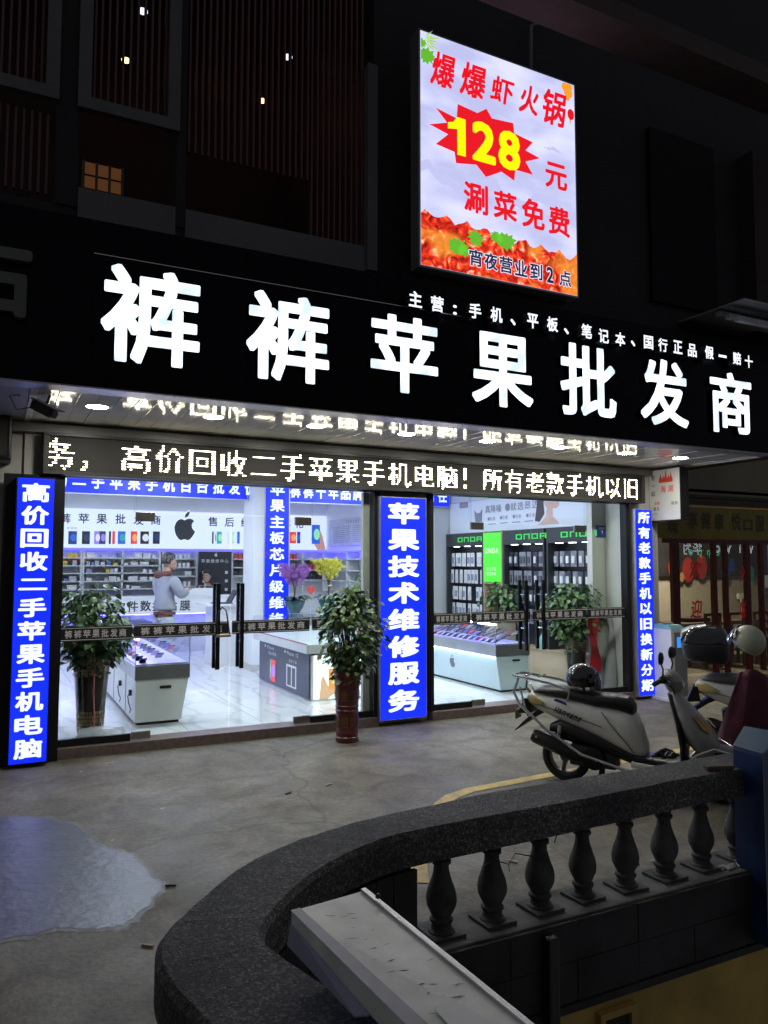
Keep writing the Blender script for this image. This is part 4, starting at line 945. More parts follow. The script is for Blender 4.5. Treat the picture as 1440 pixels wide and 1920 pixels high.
# water dispenser / kiosk
ki = thing('kiosk', 'slim white self service machine with a small blue screen beside the right light box', 'kiosk', (0, 0, 0))
kx0, kx1, ky0, ky1 = 7.99, 8.26, 7.40, 7.72
M_KW = mat('kiosk_white', (.6, .6, .62), .4, var=.05)
box('base', kx0-.05, kx1+.04, ky0-.05, ky1+.03, 0, .04, M_KW, ki, bevel=.006)
box('body', kx0, kx1, ky0, ky1, .04, .94, M_KW, ki, bevel=.01)
box('front', kx0+.05, kx1-.0, ky0-.012, ky0-.001, .06, .9, mat('kiosk_grey', (.22, .23, .24), .35, .3), ki)
MB().hexa([Vector(p) for p in ((kx0, ky0, .94), (kx1, ky0, .94), (kx1, ky1, .94), (kx0, ky1, .94))], [Vector(p) for p in ((kx0+.02, ky0+.06, .99), (kx1-.02, ky0+.06, .99), (kx1-.02, ky1, 1.0), (kx0+.02, ky1, 1.0))]).build('top', mat('teal_plastic', (.12, .3, .33), .3), ki)
for i in range(3): MB().lathe([(.025, 0), (.025, .02)], (kx0+.06+i*.07, ky0+.18, .995), 10).build('button', MT['teal_plastic'], ki)
box('screen', kx0+.09, kx1-.03, ky0-.016, ky0-.013, .70, .84, glow('kiosk_screen', (.03, .25, .8), 1.1), ki)

# ================================================================== SHOP INTERIOR
PUR = glow('violet_led', (.12, .10, 1), 2.2); INK2 = mat('grey_ink', (.045, .04, .05), .5, var=0)
# back lightbox
LBZ0, LBZ1 = 2.12, 2.91
lbx = thing('light_box_sign', 'long white back wall light box with the apple emblem and rows of phones', 'light box sign', (0, 0, 0))
fbk = Fr((0, 16.5, 0))
box('face', .3, 6.86, 16.5, 16.58, LBZ0, LBZ1, glow('lightbox_white', (.66, .72, 1), 1.05), lbx)
box('led_edge', .3, 6.86, 16.47, 16.58, LBZ0-.05, LBZ0-.002, PUR, lbx)
for i, (ch, px, py) in enumerate((('裤', 122, 972), ('苹', 157, 972), ('果', 191, 973), ('批', 226, 973), ('发', 260, 975), ('商', 292, 975), ('售', 399, 978), ('后', 430, 979), ('维', 460, 980), ('修', 492, 980), ('一', 515, 981), ('体', 537, 981), ('化', 561, 982))):
    q = onY(px, py, 16.5); mb = MB(); put(mb, fbk, ch, q.x, q.z, .20 if ch != '一' else .2, .20 if ch != '一' else .03, .016, .004); mb.build('character', INK2, lbx)
q = onY(346, 996, 16.5); mb = MB(); apple(mb, fbk, q.x, q.z, .40, .002); mb.build('apple_emblem_rim', glow('emblem_rim', (.8, .85, 1), 1), lbx)
mb = MB(); apple(mb, fbk, q.x, q.z, .37, .005, 1.0); mb.build('apple_emblem', mat('emblem_dark', (.05, .05, .06), .3, var=0), lbx)
mb = MB(); q = onY(128, 990, 16.5); line(mb, fbk, '即清爽。', q.x, q.z, .05, .065, .0, .004); mb.build('caption', mat('caption_grey', (.25, .25, .28), .5), lbx)
PC = {'blue': (.03, .12, .6), 'navy': (.02, .04, .15), 'purple': (.35, .2, .75), 'red': (.75, .05, .04), 'teal': (.05, .35, .4), 'green': (.3, .75, .4), 'black': (.02, .02, .02), 'white': (.7, .7, .75), 'orange': (.9, .35, .08), 'yellow': (.9, .75, .1)}
def phone_print(par, fr, u, v, w_, h_, c1, c2, s=1.0, d=.004):
    mb = MB(); rect(mb, fr, u-w_/2, u+w_/2, v-h_/2, v+h_/2, d); mb.build('phone_print', glow('print_'+c1, PC[c1], .9), par)
    mb = MB(); disc(mb, fr, u+w_*.12, v, min(w_*.38, h_*.3), d+.002, 14, h_*.3); mb.build('screen_print', glow('print_'+c2, PC[c2], .9), par)
for px, wp, c1, c2 in ((116, 8, 'green', 'yellow'), (136, 16, 'navy', 'blue'), (161, 15, 'black', 'navy'), (182, 11, 'purple', 'white'), (192, 12, 'navy', 'purple'), (206, 4, 'black', 'black'), (213, 5, 'red', 'red'), (228, 14, 'blue', 'teal'), (251, 12, 'red', 'orange'), (271, 16, 'black', 'white'), (293, 13, 'black', 'navy'), (399, 3, 'black', 'black'), (404, 3, 'white', 'teal'), (411, 9, 'teal', 'green'), (428, 4, 'white', 'white'), (437, 4, 'green', 'white'), (447, 5, 'blue', 'blue'), (540, 6, 'teal', 'teal'), (549, 12, 'red', 'orange'), (560, 6, 'navy', 'blue'), (530, 6, 'blue', 'red')):
    a, b_ = onY(px-wp/2, 1008, 16.5), onY(px+wp/2, 1008, 16.5)
    phone_print(lbx, fbk, (a.x+b_.x)/2, a.z+(.0), b_.x-a.x, .26, c1, c2)
a = onY(592, 1002, 16.5); phone_print(lbx, fbk, a.x, a.z, .2, .44, 'blue', 'green')
mb = MB(); poly(mb, fbk, [(a.x-.12, a.z-.1), (a.x+.1, a.z+.12), (a.x+.17, a.z-.05), (a.x+.25, a.z-.36), (a.x+.05, a.z-.36)], .003); mb.build('hand_print', glow('print_skin', (.5, .26, .18), .9), lbx)
# shelving on the back wall
M_SHW = mat('shelf_white', (.62, .63, .64), .5, var=.04)
bxi = 0
random.seed(11)
CB = [mat('carton_white', (.72, .72, .73), .5), mat('carton_grey', (.45, .46, .5), .5), mat('carton_blue', (.08, .18, .42), .5), mat('carton_yellow', (.6, .45, .05), .5), mat('carton_violet', (.35, .3, .55), .5), mat('carton_black', (.03, .03, .035), .5), mat('carton_red', (.55, .06, .05), .5)]
def shelving(lb, x0, x1, zl, y=16.2, mode=0, yb=16.58, n_bay=1):
    t = thing('shelving', lb, 'shelf', (0, 0, 0))
    box('back', x0, x1, yb-.02, yb, 1.15, LBZ0-.06, mat('shelf_back', (.6, .61, .62), .6, var=.03), t)
    for k in range(n_bay+1):
        xx = x0+(x1-x0)*k/n_bay; box('upright', xx-.018, xx+.018, y, yb-.021, 1.15, LBZ0-.06, M_SHW, t)
    for z in zl: box('shelf', x0+.019, x1-.019, y, yb-.021, z-.012, z+.012, M_SHW, t)
    return t
bn = 0
SH = ((.35, 1.53, 'far left'), (1.57, 3.04, 'second from left'), (3.10, 3.80, 'beside the poster'))
for bi, (x0, x1, nm) in enumerate(SH):
    zl = (1.915, 1.76, 1.61, 1.45, 1.29) if bi < 2 else (1.9, 1.72, 1.54, 1.33)
    shelving('white wall shelves behind the counter, bay %s' % nm, x0, x1, zl, n_bay=1 if bi != 1 else 2)
    for zi, z in enumerate(zl):
        row = ['top', 'second', 'third', 'fourth', 'bottom'][zi]
        x = x0+.06; ni = 0
        while x < x1-.12:
            w_ = random.choice((.06, .08, .1, .14, .18)); h_ = random.uniform(.04, .10) if bi != 2 else .09
            if bi == 2: w_ = .055
            if random.random() < .72 and x+w_ < x1-.03 and not (bi == 1 and abs(x+w_/2-(x0+x1)/2) < w_/2+.03):
                c = 0 if bi == 2 or (bi == 1 and x > 2.2) else random.choice((0, 0, 1, 1, 2, 4, 3))
                cn = ['white', 'grey', 'blue', 'yellow', 'violet'][c]
                o = box('carton', x, x+w_, 16.22, 16.36, z+.013, z+.013+h_, CB[c], None)
                ni += 1; tag(o, '%s carton, %s from left, %s shelf of the %s wall bay' % (cn, ORD[ni-1], row, nm), 'box', 'cartons on the back wall shelves')
            x += w_+random.uniform(.008, .05)
t = thing('wall_poster', 'black repair poster with white icons and apple emblem behind the seated man', 'poster', (0, 0, 0))
box('panel', 3.83, 4.52, 16.12, 16.2, 1.12, 2.06, mat('poster_black', (.02, .02, .028), .3, var=.2), t)
fpz = Fr((3.83, 16.12, 1.12)); mb = MB(); apple(mb, fpz, .35, .86, .055, .003); line(mb, fpz, '苹果维修中心', .08, .74, .085, .10, .01, .003)
for u, v in ((.1, .5), (.1, .32), (.1, .14), (.58, .5), (.58, .32), (.58, .14)): rect(mb, fpz, u-.03, u+.03, v-.03, v+.03, .003)
mb.build('poster_print', mat('white_ink', (.6, .6, .6), .5, var=0), t)
shelving('white wall shelves between the poster and the column', 4.56, 5.0, (1.9, 1.72, 1.54), n_bay=1)
shelving('white wall shelves with dark boxes right of the column', 5.5, 6.85, (1.9, 1.66, 1.44), n_bay=2)
for (x0, x1, zz, nm) in ((4.6, 4.97, (1.912, 1.732, 1.552), 'left of the column'), (5.54, 6.1, (1.912, 1.672, 1.452), 'right of the column'), (6.2, 6.8, (1.672, 1.452), 'in the far right corner')):
    for zi, z in enumerate(zz):
        x = x0; ni = 0
        while x < x1-.08:
            c = 6 if zi == 0 else 5
            o = box('carton', x, x+.08, 16.2, 16.36, z, z+.11, CB[c], None); ni += 1; tag(o, '%s carton, %s along the %s shelf %s' % (['dark', 'red'][c == 6], ORD[ni-1], ['top', 'middle', 'lower'][zi], nm), 'box', 'dark and red cartons on the right back shelves')
            x += .10
# right side wall at the rear: notice and shelves
fr2 = Fr((6.89, 16.4, 0), (0, -1, 0))
t = thing('notice_board', 'white framed notice with small grey lines on the rear right wall', 'notice', (0, 0, 0))
MB().prism([fr2.p(.0, 2.20, .003), fr2.p(2.6, 2.20, .003), fr2.p(2.6, 2.80, .003), fr2.p(0, 2.80, .003)], fr2.n*.02).build('panel', mat('notice_paper', (.6, .62, .66), .5), t)
mb = MB(); line(mb, fr2, '手机售后服务承诺', 1.0, 2.72, .08, .13, .008, .025)
for k in range(9): rect(mb, fr2, .3, 1.15+.05*(k % 3), 2.28+k*.042, 2.29+k*.042, .025); rect(mb, fr2, 1.35, 2.35-.06*(k % 4), 2.28+k*.042, 2.29+k*.042, .025)
mb.build('notice_print', mat('notice_grey', (.22, .22, .25), .5), t)
t = thing('shelving', 'white shelves along the rear right wall with small accessories', 'shelf', (0, 0, 0))
for z in (1.9, 1.66, 1.44): box('shelf', 6.6, 6.89, 12.6, 16.1, z-.012, z+.012, M_SHW, t)
for yy in (12.6, 13.6, 14.8, 16.1): box('upright', 6.6, 6.89, yy-.015, yy+.015, 1.2, 2.06, M_SHW, t)
box('led_edge', 6.58, 6.89, 12.6, 16.4, 2.06, 2.08, PUR, t)

# back counter
bc_ = thing('service_counter', 'long white service counter with black lettering at the back of the shop', 'counter', (0, 0, 0))
box('front_panel', XL+.02, 4.30, 15.0, 15.1, .86, 1.15, M_WHITE, bc_)
box('worktop', XL+.02, 4.30, 14.98, 15.6, 1.151, 1.18, M_WHITE, bc_)
box('plinth', XL+.02, 4.30, 15.14, 15.5, .1, .86, mat('plinth_pale', (.5, .5, .6), .4), bc_)
box('led_strip', XL+.02, 4.30, 15.02, 15.05, .835, .858, glow('violet_strip', (.10, .08, 1), 14), bc_)
fc = Fr((0, 15.0, 0)); mb = MB()
for ch, px, py in (('软', 224, 1138), ('件', 249, 1137), ('数', 273, 1136), ('据', 296, 1136), ('贴', 322, 1136), ('膜', 347, 1135)):
    q = onY(px, py, 15.0); put(mb, fc, ch, q.x, q.z, .20, .20, .02, .003)
mb.build('lettering', INK2, bc_)
mo = thing('counter_screen', 'pale raised screen box on the service counter before the seated man', 'screen', (0, 0, 0))
q = onY(349, 1103, 15.0); q2 = onY(400, 1120, 15.0); box('panel', q.x, q2.x, 15.0, 15.06, 1.181, q.z, M_WHITE, mo, bevel=.005)
# desk and laptop
dk = thing('desk', 'small white desk beside the column with a laptop', 'desk', (0, 0, 0))
box('body', 3.30, 3.66, 12.75, 13.35, .1, 1.10, M_WHITE, dk); box('top', 3.15, 3.69, 12.65, 13.5, 1.101, 1.13, M_WHITE, dk)
lp = thing('laptop', 'open dark laptop on the small desk beside the column', 'laptop', (0, 0, 0))
box('base', 3.3, 3.62, 12.8, 13.02, 1.131, 1.15, M_BLK, lp); MB().hexa([Vector((3.58, 12.8, 1.15)), Vector((3.60, 12.8, 1.15)), Vector((3.60, 13.1, 1.15)), Vector((3.58, 13.1, 1.15))], [Vector((3.70, 12.8, 1.36)), Vector((3.72, 12.8, 1.36)), Vector((3.72, 13.1, 1.36)), Vector((3.70, 13.1, 1.36))]).build('lid', M_BLK, lp)

# glass counters
M_GC = glass('case_glass', (.96, .98, .98), 0, 1.0)
def glass_counter(lb, x0, x1, y0, y1, flare, side_mat, phones, pitch_ph, seed, g='glass display counters'):
    t = thing('display_counter', lb, 'counter', (0, 0, 0), group=g)
    fl_, frr = flare
    MB().hexa([Vector(p) for p in ((x0, y0, .13), (x1, y0, .13), (x1, y1, .13), (x0, y1, .13))], [Vector(p) for p in ((x0-fl_, y0-.0, .57), (x1+frr, y0, .57), (x1+frr, y1, .57), (x0-fl_, y1, .57))]).build('base', side_mat, t)
    box('foot', x0+.02, x1-.02, y0+.02, y1-.02, .1, .13, M_DARKM, t)
    xa_, xb_ = x0-fl_-.012, x1+frr+.012
    box('steel_band', xa_, xb_, y0-.012, y1, .572, .72, M_STEEL, t, bevel=.003)
    box('bed', xa_+.02, xb_-.02, y0+.01, y1-.02, .721, .735, mat('case_bed_violet_glow', (.55, .50, .95), .4), t)  # violet glow inside the case is put into the bed colour
    for nm_, b6 in (('glass_side', (xa_, xa_+.006, y0, y1)), ('glass_side', (xb_-.006, xb_, y0, y1)), ('glass_end', (xa_+.007, xb_-.007, y0, y0+.006))): box(nm_, *b6, .721, 1.005, M_GC, t)
    box('glass_top', xa_, xb_, y0, y1, 1.006, 1.012, M_GC, t)
    box('led_strip', xa_+.02, xa_+.05, y0+.05, y1-.05, .985, 1.0, glow('case_led', (.55, .5, 1), 60), t)
    for yy in (y0, ): 
        for xx in (xa_, xb_-.008): box('corner_trim', xx, xx+.008, yy-.004, yy+.004, .721, 1.012, M_ALU, t)
    random.seed(seed); k = 0
    yy = y0+.12
    while yy < min(y1-.1, y0+pitch_ph*phones):
        for c in range(3):
            x = xa_+.1+c*((xb_-xa_-.2)/2.2)
            mm = Matrix.Translation((x, yy, .76+.05*c)) @ Matrix.Rotation(R(-24), 4, 'X') @ Matrix.Rotation(R(random.uniform(-3, 3)), 4, 'Z')
            o = MB().box(-.036, .036, -.075, .075, -.004, .004, mm).build('phone', mat(['phone_black', 'phone_silver', 'phone_blue', 'phone_red'][[0, 0, 1, 0, 2, 0, 1, 3][(k*5+c) % 8]], [(.01, .01, .012), (.5, .5, .52), (.03, .1, .3), (.5, .03, .03)][[0, 0, 1, 0, 2, 0, 1, 3][(k*5+c) % 8]], .15, coat=.5), None)
            tag(o, '%s phone, %s row from the door, %s of the %s' % (['black', 'silver', 'blue', 'red'][[0, 0, 1, 0, 2, 0, 1, 3][(k*5+c) % 8]], ORD[k], ['left side', 'middle', 'right side'][c], 'left glass counter' if x0 < 3 else 'right glass counter'), 'phone', 'phones in the %s' % ('left glass counter' if x0 < 3 else 'right glass counter'))
        k += 1; yy += pitch_ph
    return t
M_CW = mat('counter_white', (.8, .82, .8), .35, var=.03)
lc = glass_counter('long white glass topped counter at left running back into the shop', 1.372, 1.85, 8.5, 12.4, (.0, .075), M_CW, 14, .25, 3)
box('lock_slot', 1.62, 1.74, 8.492, 8.499, .47, .50, M_BLK, lc)
for yy in (9.15, 10.1, 11.2): box('panel_joint', 1.366, 1.3715, yy-.004, yy+.004, .14, .57, mat('joint_grey', (.25, .25, .25), .6), lc)
for yy in (8.75, 9.5):
    MB().tube([(1.36, yy, .40), (1.33, yy-.01, .38), (1.34, yy-.02, .30), (1.36, yy-.03, .24), (1.35, yy-.035, .2)], .006, 6).build('power_cable', M_BLK, lc, smooth=True); box('plug', 1.34, 1.37, yy-.02, yy+.02, .38, .44, M_BLK, lc)
rc = glass_counter('white glass topped counter with apple emblems in the right bay', 6.045, 6.50, 8.51, 11.6, (.07, .01), mat('counter_pale_blue', (.62, .74, .78), .3, var=.03), 20, .145, 5)
frc = Fr((5.99, 8.51, .13), (0, -1, 0), (-.157, 0, .987))
for yy in (9.65, 10.95, 11.45):
    mb = MB(); fr_a = Fr((6.012, yy, .36), (0, -1, 0), (-.157, 0, .987)); apple(mb, fr_a, 0, 0, .115, .006); mb.build('apple_emblem', mat('emblem_grey', (.16, .17, .19), .35, .6), rc)
mb = MB(); fr_a = Fr((5.963, 10.3, .64), (0, -1, 0)); rect(mb, fr_a, -.10, .10, -.065, .065, .003); mb.build('badge', mat('badge_dark', (.12, .12, .13), .4), rc)
mb = MB(); apple(mb, fr_a, 0, -.003, .045, .005); mb.build('badge_emblem', glow('badge_lit', (.9, .95, 1), 1.4), rc)
box('edge_light', 5.945, 5.958, 8.5, 11.6, .556, .568, glow('edge_light', (.75, .95, 1), 10), rc)
box('lock_slot', 6.24, 6.36, 8.502, 8.509, .50, .525, M_BLK, rc)
# centre counter
cc_ = thing('display_counter', 'white island counter with dark phone adverts behind the tall potted tree', 'counter', (0, 0, 0), group='glass display counters')
box('base', 3.56, 4.34, 9.03, 11.1, .1, .66, mat('island_white', (.6, .6, .6), .4), cc_)
AD = mat('advert_slate', (.055, .062, .085), .3, var=.25, scale=3, emit=.12)
fa = Fr((3.545, 11.05, .1), (0, -1, 0))
MB().prism([fa.p(.0, .02, 0), fa.p(2.0, .02, 0), fa.p(2.0, .585, 0), fa.p(0, .585, 0)], fa.n*.008).build('advert_side', AD, cc_)
mb = MB(); apple(mb, fa, .28, .52, .03, .011, 1.6); line(mb, fa, 'Phone', .40, .52, .07, .06, .004, .011, 1.5); apple(mb, fa, 1.12, .52, .03, .011, 1.6); line(mb, fa, 'Phone 12', 1.22, .52, .07, .055, .004, .011, 1.5)
line(mb, fa, '性能大提速', .45, .44, .05, .07, .0, .011, 1.2); line(mb, fa, '全新下单', 1.3, .42, .05, .08, .0, .011, 1.2)
rect(mb, fa, 1.18, 1.56, .08, .10, .011); rect(mb, fa, 1.18, 1.22, .10, .36, .011); rect(mb, fa, 1.36, 1.40, .10, .34, .011); rect(mb, fa, 1.52, 1.56, .10, .34, .011); rect(mb, fa, 1.18, 1.56, .34, .37, .011)
mb.build('advert_print', mat('advert_white', (.55, .57, .6), .4, var=0, emit=.3), cc_)
phone_print(cc_, fa, .55, .22, .12, .26, 'teal', 'green', 1, .010); phone_print(cc_, fa, .64, .21, .2, .30, 'red', 'purple', 1, .013)
fe = Fr((3.56, 9.02, .1))
MB().prism([fe.p(.03, .02, 0), fe.p(.76, .02, 0), fe.p(.76, .56, 0), fe.p(.03, .56, 0)], fe.n*.008).build('advert_front', glow('advert_lit', (.85, .97, .92), 1.5), cc_)
phone_print(cc_, fe, .30, .26, .15, .26, 'orange', 'yellow', 1, .010)
mb = MB(); line(mb, fe, 'iPhone', .10, .48, .07, .045, .002, .011); mb.build('advert_title', INK2, cc_)
mb = MB(); poly(mb, fe, [(.10, .02), (.22, .02), (.38, .12), (.40, .22), (.24, .14), (.16, .30), (.13, .28)], .009); mb.build('hand_print', glow('print_skin_lit', (.65, .42, .25), 1), cc_)
box('slab', 3.47, 4.40, 8.96, 11.15, .69, .80, mat('slab_pale', (.6, .62, .6), .35), cc_, bevel=.004)
for nm_, b6 in (('glass_side', (3.46, 3.466, 8.95, 11.15)), ('glass_side', (4.40, 4.406, 8.95, 11.15)), ('glass_end', (3.467, 4.399, 8.95, 8.956))): box(nm_, *b6, .80, 1.03, M_GC, cc_)
box('glass_top', 3.46, 4.406, 8.95, 11.15, 1.031, 1.037, M_GC, cc_)
box('red_edge', 3.47, 3.48, 8.97, 11.1, .801, .812, mat('red_edge', (.5, .05, .04), .5), cc_)
# rear island under the orchids
ri = thing('display_counter', 'low white counter carrying the orchid bowls behind the column', 'counter', (0, 0, 0), group='glass display counters')
box('base', 4.4, 6.6, 11.6, 12.1, .1, .98, M_CW, ri); box('top', 4.36, 6.64, 11.56, 12.14, .981, 1.01, mat('pale_top', (.55, .6, .58), .3), ri)

# accessory racks on the right wall
M_RK = mat('rack_black', (.025, .027, .03), .45, var=.15)
fw_ = lambda x: Fr((x, 12.25, 0), (0, -1, 0))
ban = thing('wall_banner', 'pale wall banner with grey slogan and a woman above the black racks', 'banner', (0, 0, 0))
MB().hexa([Vector((7.60, 12.27, 2.36)), Vector((7.62, 12.27, 2.36)), Vector((7.62, 8.3, 2.36)), Vector((7.60, 8.3, 2.36))], [Vector((7.60, 12.27, 2.92)), Vector((7.62, 12.27, 2.92)), Vector((7.62, 8.3, 2.92)), Vector((7.60, 8.3, 2.92))]).build('panel', mat('banner_pale', (.56, .60, .68), .5, var=.05, scale=1, emit=.15), ban)
fbn = Fr((7.60, 12.27, 2.36), (0, -1, 0))
mb = MB(); line(mb, fbn, '真降噪', 1.24, .385, .14, .165, .012, .004, 1.15); line(mb, fbn, '就选昂达', 1.98, .385, .14, .19, .012, .004, 1.2)
disc(mb, fbn, 1.82, .385, .07, .004, 16, .065)
for k in range(4): disc(mb, fbn, 1.27+k*.36, .22, .03, .004); line(mb, fbn, '功能', 1.34+k*.36, .22, .07, .09, .004, .004); rect(mb, fbn, 1.26+k*.34, 1.48+k*.34, .12, .135, .004)
poly(mb, fbn, [(.82, .40), (.90, .34), (1.0, .34), (1.08, .42), (1.06, .16), (.86, .14)], .0035)
mb.build('banner_print', mat('banner_grey', (.20, .22, .25), .5, var=0), ban)
mb = MB(); rect(mb, fbn, .34, .62, .46, .56, .004); mb.build('badge', mat('badge_grey', (.25, .26, .28), .5), ban)
mb = MB(); line(mb, fbn, 'ONDA', .41, .51, .06, .052, .006, .006); mb.build('badge_text', M_BANDT, ban)
mb = MB(); poly(mb, fbn, [(2.58, .05), (2.68, .08), (2.80, .17), (2.84, .30), (2.76, .40), (2.78, .55), (3.12, .55), (3.14, .46), (3.19, .41), (3.13, .39), (3.13, .33), (3.07, .29), (2.98, .29), (2.98, .17), (3.08, .10), (3.12, .05)], .004); mb.build('portrait_print', mat('portrait_skin', (.52, .36, .30), .5, emit=.1), ban)
mb = MB(); poly(mb, fbn, [(2.54, .12), (2.60, .40), (2.58, .555), (2.82, .555), (2.76, .40), (2.78, .22), (2.66, .10)], .005); mb.build('hair_print', mat('portrait_hair', (.05, .04, .045), .5), ban)
box('cover_strip', 7.585, 7.80, 8.27, 12.28, 2.925, 3.2, MG, ban)
GRNT = glow('onda_green', (.03, .55, .06), 1.0)
def rack(ya, yb, lb, nrow, ncol, pm, z_rows, logo=True):
    t = thing('accessory_rack', lb, 'rack', (0, 0, 0), group='accessory racks on the right wall')
    box('back', 7.72, 7.80, yb, ya, .52, 2.12, M_RK, t)
    box('header', 7.47, 7.80, yb, ya, 2.12, 2.35, M_RK, t)
    for yy in (yb, ya-.04): box('side', 7.47, 7.72, yy, yy+.04, .52, 2.12, M_RK, t)
    L_ = ya-yb
    for k in range(3):
        yy = yb+L_*(k+.6)/3.4; box('spot', 7.49, 7.56, yy-.05, yy+.05, 2.112, 2.119, glow('rack_spot', (.9, .95, 1), 9), t)
    if logo:
        ff = Fr((7.469, ya, 2.235), (0, -1, 0)); cx0 = L_*.34; s_ = .22
        mb = MB()
        for k in range(4):
            o_ = cx0+k*s_*.92
            u0_, u1_ = o_, o_+s_*.72; h = .042; tk = .016
            def bar(a0, a1, b0, b1): rect(mb, ff, a0, a1, b0, b1, .003)
            if k in (0, 2): bar(u0_, u1_, h-tk, h); bar(u0_, u1_, -h, -h+tk); bar(u0_, u0_+.03, -h+tk, h-tk); bar(u1_-.03, u1_, -h+tk, h-tk)
            elif k == 1: bar(u0_, u1_, h-tk, h); bar(u0_, u0_+.03, -h, h-tk); bar(u1_-.03, u1_, -h, h-tk)
            else: bar(u0_, u1_, h-tk, h); bar(u0_, u0_+.03, -h, h-tk); bar(u1_-.03, u1_, -h, h-tk); bar(u0_+.03, u1_-.03, -.012, .004)
        mb.build('logo', GRNT, t)
    for z in z_rows: box('hook_bar', 7.70, 7.716, yb+.05, ya-.05, z+.115, z+.135, M_DARKM, t)
    return t
def packs(ya, yb, z_rows, nm, pmats, w_=.085, h_=.20, dens=1):
    for zi, z in enumerate(z_rows):
        yy = ya-.08; ni = 0
        while yy > yb+.10:
            if random.random() < dens:
                d = random.uniform(0, .05); c = random.choice(pmats)
                t = thing('hanging_pack', '%s %s, %s from the far end, %s row of the %s rack' % (c[1], 'blister pack', ORD[ni], ['top', 'second', 'third', 'fourth', 'bottom'][zi], nm), 'package', (7.54+d, yy, z), rz=R(random.uniform(-6, 6)), group='packs on the %s rack' % nm)
                MB().box(-.004, .004, -w_/2, w_/2, -h_/2, h_/2).build('card', c[0], t)
                MB().box(-.022, -.0045, -w_*.28, w_*.28, -h_*.28, h_*.18).build('blister', c[2], t, bevel=.006)
            yy -= w_+.035; ni += 1
PKC = mat('pack_grey_card', (.20, .21, .23), .35, var=.3, scale=20); PKW = mat('pack_white_card', (.62, .62, .62), .4, var=.1, scale=20); PKB = mat('pack_dark_card', (.05, .055, .065), .3, var=.3)
BLW = mat('blister_white', (.6, .61, .62), .2); BLD = mat('blister_dark', (.10, .10, .11), .15); BLL = mat('blister_clear_blue', (.25, .3, .38), .15)
random.seed(21)
rows = (1.88, 1.58, 1.28, .98)
rack(12.2, 11.0, 'black rack with white cable packs at the far end of the right wall', 5, 8, None, rows); packs(12.2, 11.0, rows, 'far', [(PKW, 'white', BLW), (PKW, 'white', BLL)], .10, .24, .97)
t = thing('wall_cabinet', 'beige wooden shelf unit with a bright green panel between the racks', 'cabinet', (0, 0, 0))
M_BE = mat('beige_laminate', (.46, .37, .24), .5, var=.08, scale=3)
box('back', 7.74, 7.80, 10.46, 10.99, .52, 2.36, M_BE, t)
for yy in (10.45, 10.97): box('side', 7.47, 7.74, yy, yy+.02, .52, 2.36, M_BE, t)
for z in (.9, 1.15, 1.48): box('shelf', 7.48, 7.74, 10.47, 10.97, z-.01, z+.01, M_BE, t)
box('green_panel', 7.46, 7.475, 10.47, 10.97, 1.50, 2.33, glow('green_panel_lit', (.08, .72, .04), .9), t)
fg = Fr((7.459, 10.97, 1.5), (0, -1, 0)); mb = MB(); line(mb, fg, 'ONDA', .10, .53, .12, .10, .012, .002, 1.0); line(mb, fg, '省心产品', .12, .22, .06, .075, .004); line(mb, fg, '就选昂达', .12, .14, .06, .075, .004); mb.build('panel_print', glow('panel_white', (.7, .95, .6), 1), t)
rack(10.42, 9.35, 'black rack with dark blister packs in the middle of the right wall', 5, 8, None, rows); packs(10.42, 9.35, rows, 'middle', [(PKC, 'grey', BLD), (PKB, 'dark', BLW)], .095, .23)
rack(9.30, 8.30, 'black rack with earphone packs nearest the door on the right wall', 5, 8, None, rows); packs(9.30, 8.30, rows, 'near', [(PKC, 'grey', BLW), (PKB, 'dark', BLW)], .115, .23)
t = thing('base_cabinet', 'low beige cabinets under the black accessory racks', 'cabinet', (0, 0, 0))
for ya, yb in ((12.2, 11.3), (11.29, 10.4), (10.39, 9.76), (9.75, 8.86), (8.85, 8.3)): box('door', 7.44, 7.80, yb, ya, .12, .50, M_BE, t, bevel=.004)
box('top', 7.42, 7.80, 8.28, 12.2, .501, .52, M_BE, t)
t = tag(MB().lathe([(.06, 0), (.06, .16), (.03, .2), (.02, .24)], (7.55, 9.5, .521), 14).build('spray_bottle', mat('mint_plastic', (.2, .5, .48), .3), None, smooth=True), 'mint green bottle on the low beige cabinet by the door handles', 'bottle')
# tablet on beige shelf
t = tag(MB().box(-.10, .10, -.012, .012, 0, .2, Matrix.Translation((7.55, 10.6, 1.161)) @ Matrix.Rotation(R(70), 4, 'Z') @ Matrix.Rotation(R(-15), 4, 'X')).build('photo_frame', M_DARKM, None), 'black framed picture leaning on the beige shelf', 'frame')
# poster on the grey wall
t = thing('wall_poster', 'tall pale phone poster on the grey wall just right of the middle sign', 'poster', (0, 0, 0))
a, b_ = onY(790, 960, 12.28), onY(815, 1070, 12.28)
box('panel', a.x-.1, b_.x, 12.27, 12.298, b_.z, a.z-.0, mat('poster_pale', (.6, .63, .64), .4, emit=.1), t)
fpp = Fr((b_.x, 12.27, b_.z)); H2 = a.z-b_.z
phone_print(t, fpp, -.17, H2*.44, .14, H2*.42, 'blue', 'green', 1, .004); phone_print(t, fpp, -.22, H2*.64, .12, H2*.3, 'red', 'red', 1, .002)
mb = MB(); line(mb, fpp, 'ne 12', -.27, H2*.93, .085, .055, .002, .003); mb.build('poster_title', INK2, t)
